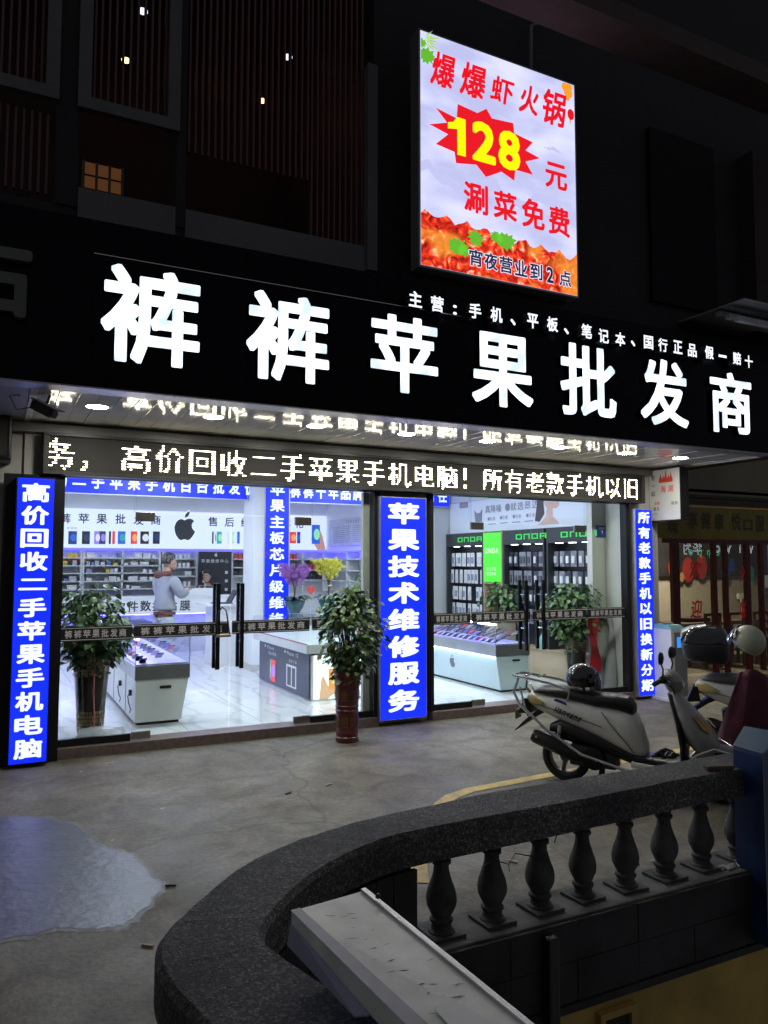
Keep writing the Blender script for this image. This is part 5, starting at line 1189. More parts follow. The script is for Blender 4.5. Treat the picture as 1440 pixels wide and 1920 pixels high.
# door number
q = onY(1120, 985, 8.2); q2 = onY(1143, 1007, 8.2)
t = thing('number_plate', 'small blue house number plate reading seven on the inner pillar', 'plate', (0, 0, 0))
box('plate', q.x, q2.x, 8.225, 8.235, q2.z, q.z, mat('plate_blue', (.02, .035, .20), .4, var=.05), t)
fq = Fr(((q.x+q2.x)/2, 8.225, (q.z+q2.z)/2)); mb = MB(); put(mb, fq, '7', 0, -.02, .03, .05, .02, .001); line(mb, fq, '顺东西路', -.045, .045, .026, .03, .0, .001); put(mb, fq, '号', .05, -.03, .016, .016, .0, .001); mb.build('plate_print', M_BANDT, t)
# flag / rolled banner by the pillar
t = thing('rolled_banner', 'grey rolled sheet leaning in the corner behind the tied plant', 'banner', (0, 0, 0))
MB().tube([(7.60, 8.12, .1), (7.66, 8.14, .9), (7.62, 8.16, 1.1)], [.1, .05, .03], 10).build('sheet', mat('grey_sheet', (.35, .36, .36), .6), t, smooth=True)

# ================================================================== PLANTS
M_LEAF = mat('ficus_leaf', (.08, .16, .05), .36, var=.45, scale=9, dirt=(.035, .075, .025), spec=.6)
M_LEAF2 = mat('ficus_leaf_pale', (.12, .19, .06), .4, var=.35, scale=9, spec=.6)
M_STEM = mat('plant_stem', (.09, .07, .04), .7, var=.3)
M_SOIL = mat('soil', (.04, .03, .02), .9)
def leafmesh(name, L_, W2, m, curl=.25, fold=.2):
    vs = []; fs = []; n = 5
    for i in range(n+1):
        t = i/n; w_ = W2*math.sin(math.pi*min(1, t*.92+.06))**.8*(1-.25*t) if i < n else 0
        x = L_*t; z = -curl*L_*t*t
        vs += [(x, -w_, z+fold*w_), (x, 0, z), (x, w_, z+fold*w_)]
    for i in range(n):
        a = 3*i; fs += [(a, a+1, a+4, a+3), (a+1, a+2, a+5, a+4)]
    o = MB().add(vs, fs).build(name, m, None, smooth=True); return o
LEAVES = [leafmesh('leaf', .075, .029, M_LEAF), leafmesh('leaf', .065, .025, M_LEAF, .5), leafmesh('leaf', .07, .028, M_LEAF2, .35)]
for l in LEAVES: l.location = (0, 0, -50)
def foliage(t, base, c, rad, n_obj, n_stuff, seed, scale=1.0, shape=None):
    rnd = random.Random(seed); base = Vector(base); c = Vector(c)
    clumps = []
    for i in range(70):
        a = rnd.uniform(0, 2*math.pi); zz = rnd.uniform(-1, 1); rr = math.sqrt(max(0, 1-zz*zz))*rnd.uniform(.45, 1)
        f = shape(zz) if shape else 1
        clumps.append(c+Vector((math.cos(a)*rr*rad[0]*f, math.sin(a)*rr*rad[1]*f, zz*rad[2])))
    sb = MB()
    for i, q in enumerate(clumps):
        m1 = base.lerp(q, .5)+Vector((rnd.uniform(-.03, .03), rnd.uniform(-.03, .03), .06))
        sb.tube([base+Vector((rnd.uniform(-.03, .03), rnd.uniform(-.03, .03), 0)), m1, q], [.007, .005, .002], 5)
    sb.build('stems', M_STEM, t, kind='stuff')
    st = {0: MB(), 1: MB(), 2: MB()}
    for i in range(n_obj+n_stuff):
        q = rnd.choice(clumps); k = rnd.choice((0, 0, 1, 2))
        p = q+Vector((rnd.gauss(0, .062), rnd.gauss(0, .062), rnd.gauss(0, .06)))*scale
        out = (p-c); out.z *= .4; az = math.atan2(out.y, out.x)+rnd.uniform(-1, 1)
        rot = Matrix.Rotation(az, 4, 'Z') @ Matrix.Rotation(rnd.uniform(-.2, 1.0), 4, 'Y') @ Matrix.Rotation(rnd.uniform(-.7, .7), 4, 'X')
        mm = Matrix.Translation(p) @ rot @ Matrix.Scale(scale*rnd.uniform(.75, 1.25), 4)
        if i < n_obj:
            o = kid(LEAVES[k], t, 'leaf'); o.matrix_local = mm
        else:
            me = LEAVES[k].data; st[k].add([mm @ v.co for v in me.vertices], [tuple(p_.vertices) for p_ in me.polygons])
    for k in (0, 2):
        mbk = st[k]
        if k == 0: mbk.add(st[1].v, st[1].f)
        if mbk.v: mbk.build('foliage', [M_LEAF, 0, M_LEAF2][k], t, smooth=True, kind='stuff')
# outdoor potted tree
pp = onZ(652, 1390, 0)
t = thing('potted_tree', 'leafy tree in a dark red ribbed vase standing outside before the glass', 'potted plant', (0, 0, 0))
M_VASE = mat('dark_red_vase', (.10, .016, .014), .28, var=.25, scale=6, coat=.3)
vx, vy = pp.x, pp.y+.02
pr = [(.11, 0), (.118, .01), (.118, .05), (.113, .055), (.113, .08), (.118, .085), (.118, .10), (.112, .11), (.114, .30), (.120, .305), (.120, .32), (.115, .325), (.116, .345), (.121, .35), (.121, .365), (.117, .37), (.128, .56), (.136, .565), (.136, .58), (.132, .585), (.140, .69), (.150, .70), (.150, .72), (.13, .72), (.12, .66)]
MB().lathe(pr, (vx, vy, 0), 28).build('vase', M_VASE, t, smooth=True)
MB().lathe([(.125, .66), (.125, .67)], (vx, vy, 0), 20).build('soil', M_SOIL, t)
mb = MB()
for k, (txt, z, s) in enumerate((('招财进宝', .205, .11), ('金玉满堂', .47, .10))):
    for i, ch in enumerate(txt*2):
        a = R(-127+i*45); rr = .1165 if k == 0 else .1245
        f = Fr((vx+rr*math.cos(a), vy+rr*math.sin(a), z), (-math.sin(a), math.cos(a), 0)); put(mb, f, ch, 0, 0, s*.7, s, .02, .002)
mb.build('vase_characters', mat('vase_gold', (.16, .10, .04), .4, .3), t)
foliage(t, (vx, vy, .66), (vx+.02, vy, 1.09), (.32, .28, .39), 300, 1050, 5, .98, lambda z: 1.0-.45*max(0, z)-.3*max(0, -z))
M_RRIB = mat('red_ribbon', (.45, .02, .03), .4, var=.15)
t2 = MB().box(-.02, .02, -.004, .004, -.01, .012, Matrix.Translation((vx+.0, vy-.3, 1.14)) @ Matrix.Rotation(.6, 4, 'Y')).build('red_tag', M_RRIB, t)
# indoor left plant
t = thing('potted_tree', 'bushy tree in a tall woven gold pot inside the glass at the far left', 'potted plant', (0, 0, 0))
ux, uy = .90, 8.22
M_POT = mat('dark_glazed_pot', (.03, .025, .022), .2, var=.3, coat=.4)
pr = [(.115, .1), (.12, .11), (.15, .55), (.175, .85), (.185, .9), (.16, .9), (.15, .86)]
MB().lathe(pr, (ux, uy, 0), 24).build('pot', M_POT, t, smooth=True)
M_GOLD = mat('pot_gold_band', (.30, .22, .12), .35, .5, var=.4, scale=30)
def goldbrick(ux, uy, t, z0, z1, r0, r1, seed):
    rnd = random.Random(seed); mb = MB(); nz = 6
    for j in range(nz):
        za = z0+(z1-z0)*j/nz+.003; zb_ = z0+(z1-z0)*(j+1)/nz-.003; ra = r0+(r1-r0)*j/nz+.0015; rb = r0+(r1-r0)*(j+1)/nz+.0015
        a = rnd.uniform(0, .3)
        while a < 2*math.pi+.0:
            d = rnd.uniform(.12, .4)
            if rnd.random() < .8:
                mb.add([(ux+r_*math.cos(q), uy+r_*math.sin(q), z) for r_, z, q in ((ra, za, a), (ra, za, a+d-.03), (rb, zb_, a+d-.03), (rb, zb_, a))], [(0, 1, 2, 3)])
            a += d
    mb.build('gold_pattern', M_GOLD, t)
goldbrick(ux, uy, t, .68, .87, .159, .178, 1); goldbrick(ux, uy, t, .14, .36, .1225, .1365, 2)
mb = MB()
for a in (-118, -88): 
    q = R(a); put(mb, Fr((ux+.166*math.cos(q), uy+.166*math.sin(q), .74), (-math.sin(q), math.cos(q), 0)), '福', 0, 0, .06, .07, .02, .006)
mb.build('pot_character', mat('pale_gold', (.5, .42, .3), .4, .3), t)
foliage(t, (ux, uy, .88), (ux+.02, uy+.05, 1.17), (.40, .28, .31), 300, 1000, 9, 1.1)
MB().tube([(ux-.02, uy-.17, 1.2), (ux+.01, uy-.18, .8), (ux, uy-.2, .55), (ux+.02, uy-.17, .3), (ux+.01, uy-.2, .12)], .006, 6).build('red_string', mat('coral_string', (.7, .2, .2), .6), t, smooth=True)
bag = MB().lathe([(.0, -.0), (.15, .01), (.17, .04), (.13, .09), (.05, .11)], (.92, 8.06, .1), 14)
random.seed(3); bag.v = [(x+random.uniform(-.015, .015)+(.12 if x > 1.02 else 0), y, z+random.uniform(-.006, .01) if z > .11 else z) for x, y, z in bag.v]
tag(bag.build('plastic_bag', mat('translucent_bag', (.45, .46, .47), .3, var=.2, scale=12, bump=.6, bscale=25), None, smooth=True), 'crumpled pale plastic bag at the foot of the left indoor pot', 'bag')
# indoor right plant
t = thing('potted_tree', 'bushy tree tied with a wide red ribbon in the right corner inside the glass', 'potted plant', (0, 0, 0))
ux, uy = 7.20, 8.35
pr = [(.10, .1), (.105, .11), (.13, .5), (.15, .76), (.16, .8), (.14, .8), (.13, .77)]
MB().lathe(pr, (ux, uy, 0), 24).build('pot', M_POT, t, smooth=True); goldbrick(ux, uy, t, .60, .77, .1375, .151, 4); goldbrick(ux, uy, t, .14, .32, .1065, .1185, 5)
foliage(t, (ux, uy, .78), (ux-.02, uy+.02, 1.12), (.38, .26, .34), 240, 900, 12, 1.1)
rib = MB()
for dx, m1 in ((.10, 0), (.20, .03)):
    pts = [(ux+dx+.02*math.sin(z*9+dx*20), uy-.22+m1+.015*math.cos(z*7), z) for z in [1.12-.08*i for i in range(13)]]
    for i in range(12):
        a, b_ = Vector(pts[i]), Vector(pts[i+1]); wd = .055+.01*math.sin(i)
        rib.add([a-Vector((wd, 0, 0)), a+Vector((wd, .02, 0)), b_+Vector((wd, .02, 0)), b_-Vector((wd, 0, 0))], [(0, 1, 2, 3)])
rib.build('ribbon', mat('bright_red_ribbon', (.6, .015, .03), .35, var=.2), t, smooth=True)
# orchids
M_STRAP = mat('strap_leaf', (.03, .07, .035), .4, var=.3)
def orchid(lb, px, pyb, Yp, bowl, col, seed, hh=.62, bw=.17):
    q = onY(px, pyb, Yp); t = thing('orchid_pot', lb, 'potted plant', (0, 0, 0)); x, y, z = q.x, Yp, 1.012
    MB().lathe([(bw*.45, 0), (bw*.5, .01), (bw*.8, .08), (bw, .17), (bw*.96, .2), (bw*.85, .2), (bw*.8, .17)], (x, y, z), 20).build('bowl', bowl, t, smooth=True)
    rnd = random.Random(seed); lm = MB(); fm_ = MB(); st_ = MB()
    for i in range(48):
        a = rnd.uniform(0, 6.28); L_ = rnd.uniform(.18, .36); w_ = .032; b0_ = Vector((x, y, z+.18)); d = Vector((math.cos(a), math.sin(a), 0)); n_ = Vector((-d.y, d.x, 0))
        P = [b0_+d*L_*s+Vector((0, 0, L_*(1.0*s-.9*s*s)*rnd.uniform(.7, 1.2))) for s in (0, .3, .6, .85, 1)]
        vs = []
        for k, p in enumerate(P): vs += [p-n_*w_*(.6, 1, 1, .7, .05)[k], p+n_*w_*(.6, 1, 1, .7, .05)[k]]
        lm.add(vs, [(2*k, 2*k+1, 2*k+3, 2*k+2) for k in range(4)])
    lm.build('strap_leaves', M_STRAP, t, smooth=True, kind='stuff')
    for s_ in range(8):
        a = rnd.uniform(0, 6.28); d = Vector((math.cos(a), math.sin(a)*.5, 0)); P = [Vector((x, y, z+.2))+d*.22*u*u+Vector((0, 0, hh*math.sin(u*1.5))) for u in (0, .3, .6, .85, 1)]
        st_.tube(P, .005, 5)
        for k in range(24):
            u = rnd.uniform(.5, 1); p = Vector((x, y, z+.2))+d*.24*u*u+Vector((rnd.uniform(-.09, .09), rnd.uniform(-.06, .06), hh*math.sin(u*1.5)+rnd.uniform(-.12, .03)))
            fz = rnd.uniform(-.5, .5); f = Fr(p, (math.cos(fz), math.sin(fz), 0), (0, 0, 1))
            for pt in range(5):
                an = pt*1.257+rnd.uniform(-.1, .1); c_, s2 = math.cos(an), math.sin(an); r_ = .040
                fm_.add([f.p(0, 0, .004), f.p(r_*.7*math.cos(an-.45), r_*.7*math.sin(an-.45), .0), f.p(r_*c_, r_*s2, -.006), f.p(r_*.7*math.cos(an+.45), r_*.7*math.sin(an+.45), .0)], [(0, 1, 2, 3)])
    st_.build('stems', M_STEM, t, kind='stuff'); fm_.build('blossoms', col, t, kind='stuff')
    return t, Vector((x, y, z))
TEAL = mat('teal_ceramic', (.03, .10, .11), .15, var=.4, scale=12, coat=.5)
M_PUR = mat('purple_petal', (.28, .09, .38), .5, var=.3, scale=40); M_YEP = mat('yellow_petal', (.55, .50, .04), .5, var=.25, scale=40)
t, o_ = orchid('purple orchids in a dark teal bowl on the low counter left of the yellow ones', 552, 1155, 11.75, TEAL, M_PUR, 3, .55)
mb = MB(); fh = Fr(o_+Vector((.21, -.18, .37))); P = [(.0, -.075), (.07, .0), (.075, .04), (.045, .065), (0, .04), (-.045, .065), (-.075, .04), (-.07, 0)]
mb.prism([fh.p(a, b_, 0) for a, b_ in P], fh.n*.006); mb.build('heart_card', mat('heart_red', (.6, .06, .05), .4), t)
t, o_ = orchid('yellow orchids in a teal bowl beside the purple ones behind the outdoor tree', 616, 1155, 11.8, mat('bright_teal_ceramic', (.02, .16, .17), .15, var=.3, scale=12, coat=.5), M_YEP, 7, .66)
mb = MB()
for dx, dz2 in ((.16, .33), (.24, .28), (-.02, .42), (.10, .25)): mb.lathe([(.0, -.02), (.025, 0), (.0, .02)], o_+Vector((dx, -.15, dz2)), 7)
mb.build('red_ornaments', mat('ornament_red', (.6, .08, .03), .4), t, kind='stuff')
t = thing('potted_plant', 'low leafy plant with a red bow before the beige shelf unit', 'potted plant', (0, 0, 0))
MB().lathe([(.08, 0), (.10, .14), (.09, .14)], (7.3, 10.2, 1.02), 14).build('pot', M_POT, t, smooth=True)
foliage(t, (7.3, 10.2, 1.14), (7.3, 10.2, 1.25), (.22, .22, .14), 60, 120, 31, 1.3)
mb = MB()
for k in range(9):
    a = k*.7; mb.add([(7.22, 10.42, 1.35), (7.22+.0, 10.42+.09*math.cos(a), 1.35+.07*math.sin(a)), (7.19, 10.42+.09*math.cos(a+.5), 1.35+.07*math.sin(a+.5))], [(0, 1, 2)])
mb.build('bow', mat('bow_red', (.6, .02, .03), .4), t)
box('plant_stand', 7.1, 7.44, 10.05, 10.4, .1, 1.02, M_BE, t)
t = thing('potted_plant', 'dark green plant on the rear right counter behind the yellow orchids', 'potted plant', (0, 0, 0))
box('planter', 6.0, 6.5, 12.9, 13.2, .1, 1.1, M_CW, t); foliage(t, (6.25, 13.05, 1.1), (6.25, 13.0, 1.35), (.36, .2, .22), 60, 160, 41, 1.2)
for l in LEAVES: bpy.data.objects.remove(l)

# ================================================================== PEOPLE
def skin(name, J, E, m, parent, sub=2):
    keys = list(J); me = bpy.data.meshes.new(name); me.from_pydata([J[k][0] for k in keys], [(keys.index(a), keys.index(b)) for a, b in E], [])
    o = bpy.data.objects.new(name, me); COL.objects.link(o)
    md = o.modifiers.new('s', 'SKIN'); md.use_smooth_shade = True; md.branch_smoothing = .6
    for i, k in enumerate(keys):
        r = J[k][1]; me.skin_vertices[0].data[i].radius = (r, r) if not isinstance(r, tuple) else r
    me.skin_vertices[0].data[0].use_root = True
    s = o.modifiers.new('u', 'SUBSURF'); s.levels = sub; s.render_levels = sub
    m2 = bpy.data.meshes.new_from_object(o.evaluated_get(bpy.context.evaluated_depsgraph_get()))
    bpy.data.objects.remove(o); m2.materials.clear(); m2.materials.append(m)
    for p in m2.polygons: p.use_smooth = True
    o = bpy.data.objects.new(name, m2); COL.objects.link(o); o.parent = parent; return o
M_SKIN = mat('skin', (.45, .26, .18), .5, var=.08); M_HAIR = mat('black_hair', (.012, .011, .012), .5, var=.3, scale=60, bump=.5, bscale=90)
def head(par, c, face, k=1.0):
    mm = Matrix.Translation(c) @ Matrix.Rotation(face, 4, 'Z')
    def ring(z, rx, ry, oy=0, n=18): return [mm @ Vector((rx*k*math.cos(2*math.pi*i/n), (ry*math.sin(2*math.pi*i/n)+oy)*k, z*k)) for i in range(n)]
    MB().loft([ring(-.115, .03, .03, .05), ring(-.10, .045, .055, .035), ring(-.06, .062, .08, .01), ring(0, .072, .092, 0), ring(.05, .074, .096, -.005), ring(.09, .062, .082, -.008), ring(.115, .03, .04, -.01)]).build('head', M_SKIN, par, smooth=True)
    MB().hexa([mm @ Vector(p) for p in ((-.011*k, .08*k, -.035*k), (.011*k, .08*k, -.035*k), (.006*k, .085*k, .02*k), (-.006*k, .085*k, .02*k))], [mm @ Vector(p) for p in ((-.012*k, .112*k, -.03*k), (.012*k, .112*k, -.03*k), (.004*k, .095*k, .015*k), (-.004*k, .095*k, .015*k))]).build('nose', M_SKIN, par, smooth=True)
    for s in (-1, 1):
        MB().lathe([(.004, -.006), (.022, 0), (.02, .008)], (0, 0, 0), 10, (mm.to_3x3() @ Matrix.Rotation(R(90*s), 3, 'Y'))).build('ear', M_SKIN, par, smooth=True).location = mm @ Vector((.07*s*k, -.0, -.01*k))
        MB().lathe([(.009, 0), (.009, .002)], (0, 0, 0), 8, (mm.to_3x3() @ Matrix.Rotation(R(-90), 3, 'X'))).build('eye', M_BLK, par).location = mm @ Vector((.028*s*k, .086*k, .012*k))
    MB().box(-.02*k, .02*k, .078*k, .083*k, -.062*k, -.055*k, mm).build('mouth', mat('lip', (.3, .10, .09), .5), par)
    # hair cap
    MB().loft([ring(-.03, .078, .075, -.03), ring(.02, .082, .094, -.018), ring(.055, .082, .10, -.010), ring(.09, .072, .094, -.008), ring(.118, .05, .065, -.01), ring(.13, .015, .02, -.01)]).build('hair', M_HAIR, par, smooth=True)
def hand(par, wrist, d, u, k=1.0, name='hand'):
    d = Vector(d).normalized(); u = Vector(u).normalized(); s = d.cross(u)
    w0 = Vector(wrist); J = {'w': (w0, .026*k), 'p': (w0+d*.045*k, (.034*k, .018*k)), 'k': (w0+d*.085*k, (.036*k, .016*k))}
    skin(name, J, [('w', 'p'), ('p', 'k')], M_SKIN, par, 1)
    for i, l in enumerate((.065, .075, .07, .052)):
        b_ = w0+d*.085*k+s*(.027-.018*i)*k; MB().tube([b_, b_+d*l*.5*k-u*.006*k, b_+d*l*.8*k-u*.028*k], [.0095*k, .0085*k, .007*k], 6).build('finger', M_SKIN, par, smooth=True)
    b_ = w0+d*.03*k+s*.03*k; MB().tube([b_, b_+(d+s)*.025*k, b_+(d*1.4+s*.6)*.045*k-u*.01], [.011*k, .01*k, .008*k], 6).build('thumb', M_SKIN, par, smooth=True)
PQ = onY(312, 1100, 12.3)
man = thing('person', 'man in a grey padded jacket with brown hood standing with his back to the glass', 'person', (0, 0, 0))
MA = Matrix.Translation((PQ.x-.02, 12.3, .1)) @ Matrix.Rotation(R(-62), 4, 'Z')
def T(J): return {k: (MA @ Vector(p), r) for k, (p, r) in J.items()}
HS = 1.03
J = {'pel': ((0, 0, 1.0*HS), .13), 'ch': ((0, .0, 1.3*HS), .13), 'nk': ((0, .03, 1.53*HS), .06), 'hd': ((0, .06, 1.62*HS), .055),
     'sl': ((-.16, 0, 1.38*HS), .055), 'el': ((-.24, .08, 1.18*HS), .045), 'hl': ((-.08, .30, 1.22*HS), .035), 'sr': ((.16, 0, 1.38*HS), .055), 'er': ((.255, .10, 1.17*HS), .045), 'hr': ((.12, .34, 1.27*HS), .035),
     'kl': ((-.11, .02, .55*HS), .075), 'fl': ((-.12, -.02, .09), .05), 'kr': ((.11, .02, .55*HS), .075), 'fr': ((.12, -.02, .09), .05), 'tl': ((-.13, .13, .04), .04), 'tr': ((.13, .13, .04), .04)}
E1 = [('pel', 'ch'), ('ch', 'nk'), ('nk', 'hd'), ('ch', 'sl'), ('sl', 'el'), ('el', 'hl'), ('ch', 'sr'), ('sr', 'er'), ('er', 'hr'), ('pel', 'kl'), ('kl', 'fl'), ('fl', 'tl'), ('pel', 'kr'), ('kr', 'fr'), ('fr', 'tr')]
skin('body', T(J), E1, M_SKIN, man)
JK = {'ch': ((0, -.01, 1.28*HS), (.185, .18)), 'pel': ((0, 0, .99*HS), (.20, .17)), 'lo': ((0, 0, .94*HS), (.19, .175)), 'up': ((0, 0, 1.42*HS), .17), 'sl': ((-.19, 0, 1.42*HS), .105), 'el': ((-.255, .08, 1.17*HS), .085), 'hl': ((-.12, .27, 1.2*HS), .06), 'sr': ((.19, 0, 1.42*HS), .105), 'er': ((.275, .10, 1.17*HS), .085), 'hr': ((.16, .30, 1.24*HS), .06)}
M_JK = mat('grey_puffer', (.27, .28, .32), .5, var=.15, scale=7, bump=.6, bscale=14)
skin('jacket', T(JK), [('ch', 'pel'), ('pel', 'lo'), ('ch', 'up'), ('up', 'sl'), ('sl', 'el'), ('el', 'hl'), ('up', 'sr'), ('sr', 'er'), ('er', 'hr')], M_JK, man)
for z in (): MB().loft([[MA @ Vector(((.178+o1_)*math.cos(a*.314), (.168+o1_)*math.sin(a*.314)-.008, z*HS+dz_)) for a in range(20)] for o1_, dz_ in ((.0, -.012), (.012, 0), (.0, .012))]).build('quilt_seam', M_JK, man, smooth=True)
skin('hood', T({'a': ((-.09, -.10, 1.50*HS), .055), 'b': ((0, -.15, 1.47*HS), .075), 'c': ((.09, -.10, 1.50*HS), .055), 'd': ((.12, .02, 1.50*HS), .04)}), [('a', 'b'), ('b', 'c'), ('c', 'd')], mat('brown_hood', (.11, .035, .028), .7, var=.2), man)
MB().loft([[MA @ Vector((rx*math.cos(a*.314), ry*math.sin(a*.314), z*HS)) for a in range(20)] for rx, ry, z in ((.170, .163, .885), (.177, .167, .895), (.17, .165, .925))]).build('shirt_hem', MT['brown_hood'], man, smooth=True)
skin('trousers', T({'pel': ((0, 0, 1.0*HS), .155), 'kl': ((-.11, .02, .55*HS), .105), 'fl': ((-.11, 0, .12), .085), 'kr': ((.11, .02, .55*HS), .105), 'fr': ((.11, 0, .12), .085)}), [('pel', 'kl'), ('kl', 'fl'), ('pel', 'kr'), ('kr', 'fr')], mat('pale_grey_trousers', (.36, .38, .42), .7, var=.12, bump=.2), man)
for s in (-1, 1): MB().box(-.05, .05, -.1, .16, 0, .08, MA @ Matrix.Translation((.12*s, 0, 0))).build('shoe', M_BLK, man, bevel=.02, smooth=True)
head(man, MA @ Vector((0, .07, 1.685*HS)), R(-78), 1.12)
hand(man, MA @ Vector((.15, .32, 1.25*HS)), MA.to_3x3() @ Vector((-.6, .6, .25)), (0, 0, 1)); hand(man, MA @ Vector((-.10, .29, 1.21*HS)), MA.to_3x3() @ Vector((.7, .6, .1)), (0, 0, 1))
# seated man
sm = thing('person', 'dark haired man in a dark jacket sitting behind the counter before the black poster', 'person', (0, 0, 0))
q = onY(391, 1100, 15.9); MA = Matrix.Translation((q.x, 15.9, .1)) @ Matrix.Rotation(R(140), 4, 'Z') 
J = {'pel': ((0, 0, .72), .13), 'ch': ((0, .02, 1.08), .14), 'nk': ((0, .05, 1.32), .06), 'sl': ((-.18, 0, 1.24), .075), 'el': ((-.24, .12, 1.0), .055), 'hl': ((-.12, .32, 1.05), .04), 'sr': ((.18, 0, 1.24), .075), 'er': ((.24, .12, 1.0), .055), 'hr': ((.12, .32, 1.05), .04), 'kl': ((-.12, .38, .68), .08), 'fl': ((-.12, .36, .1), .05), 'kr': ((.12, .38, .68), .08), 'fr': ((.12, .36, .1), .05)}
skin('body', T(J), [('pel', 'ch'), ('ch', 'nk'), ('ch', 'sl'), ('sl', 'el'), ('el', 'hl'), ('ch', 'sr'), ('sr', 'er'), ('er', 'hr'), ('pel', 'kl'), ('kl', 'fl'), ('pel', 'kr'), ('kr', 'fr')], M_SKIN, sm)
skin('jacket', T({'ch': ((0, .01, 1.06), .18), 'pel': ((0, 0, .78), .17), 'up': ((0, .01, 1.22), .14), 'sl': ((-.19, 0, 1.23), .09), 'el': ((-.25, .12, .98), .07), 'hl': ((-.14, .29, 1.04), .05), 'sr': ((.19, 0, 1.23), .09), 'er': ((.25, .12, .98), .07), 'hr': ((.14, .29, 1.04), .05)}), [('ch', 'pel'), ('ch', 'up'), ('up', 'sl'), ('sl', 'el'), ('el', 'hl'), ('up', 'sr'), ('sr', 'er'), ('er', 'hr')], mat('navy_jacket', (.02, .022, .035), .6, var=.2), sm)
skin('trousers', T({'pel': ((0, .02, .72), .15), 'kl': ((-.12, .38, .68), .09), 'fl': ((-.12, .36, .12), .07), 'kr': ((.12, .38, .68), .09), 'fr': ((.12, .36, .12), .07)}), [('pel', 'kl'), ('kl', 'fl'), ('pel', 'kr'), ('kr', 'fr')], M_BLK, sm)
MB().box(-.02, .02, .12, .175, 1.12, 1.3, MA).build('shirt_collar', mat('shirt_pale', (.5, .5, .5), .6), sm, bevel=.004)
head(sm, MA @ Vector((0, .08, 1.45)), R(140+8), 1.05)
for s in (-1, 1): hand(sm, MA @ Vector((.12*s, .33, 1.05)), MA.to_3x3() @ Vector((-.3*s, .9, 0)), (0, 0, 1))
st_ = thing('stool', 'stool under the seated man behind the counter', 'stool', (0, 0, 0)); MB().lathe([(.17, .66), (.17, .72)], (q.x, 15.9, 0), 16).build('seat', M_BLK, st_); MB().lathe([(.03, .13), (.03, .66)], (q.x, 15.9, 0), 10).build('column', M_CHR, st_); MB().lathe([(.2, .1), (.19, .13)], (q.x, 15.9, 0), 16).build('base', M_CHR, st_)

# ================================================================== SCOOTERS
def sring(x, zc, hz, hy, p=2.6, n=20, yc=0):
    o = []
    for i in range(n):
        a = 2*math.pi*i/n; c, s_ = math.cos(a), math.sin(a)
        o.append(Vector((x, yc+hy*math.copysign(abs(c)**(2/p), c), zc+hz*math.copysign(abs(s_)**(2/p), s_))))
    return o
def vring(z, xc, hx, hy, p=2.6, n=20):
    o = []
    for i in range(n):
        a = 2*math.pi*i/n; c, s_ = math.cos(a), math.sin(a)
        o.append(Vector((xc+hx*math.copysign(abs(c)**(2/p), c), hy*math.copysign(abs(s_)**(2/p), s_), z)))
    return o
RY = Matrix.Rotation(R(90), 3, 'X')
def wheel(t, x, r=.215, w_=.045):
    wt = MB(); n = 28; prof = [(r-.065, -w_*.6), (r-.05, -w_), (r-.02, -w_), (r, -w_*.55), (r+.003, 0), (r, w_*.55), (r-.02, w_), (r-.05, w_), (r-.065, w_*.6)]
    wt.lathe(prof+[prof[0]], (x, 0, r), n, RY, cap=False); wl = wt.build('wheel', M_RUB, t, smooth=True)
    rm = MB().lathe([(r-.064, -.03), (r-.075, -.028), (r-.08, 0), (r-.075, .028), (r-.064, .03)], (x, 0, r), n, RY, cap=False)
    for k in range(3):
        a = k*2.094+.3; d = Vector((math.cos(a), 0, math.sin(a))); e = Vector((-d.z, 0, d.x)); c = Vector((x, 0, r))
        rm.hexa([c+e*.02-Vector((0, .02, 0)), c-e*.02-Vector((0, .02, 0)), c-e*.02+Vector((0, .02, 0)), c+e*.02+Vector((0, .02, 0))], [c+d*(r-.07)+e*.014-Vector((0, .015, 0)), c+d*(r-.07)-e*.014-Vector((0, .015, 0)), c+d*(r-.07)-e*.014+Vector((0, .015, 0)), c+d*(r-.07)+e*.014+Vector((0, .015, 0))])
    rm.lathe([(.045, -.05), (.045, .05)], (x, 0, r), 16, RY); rm.build('rim', mat('rim_grey', (.12, .12, .125), .35, .7), wl, smooth=True)
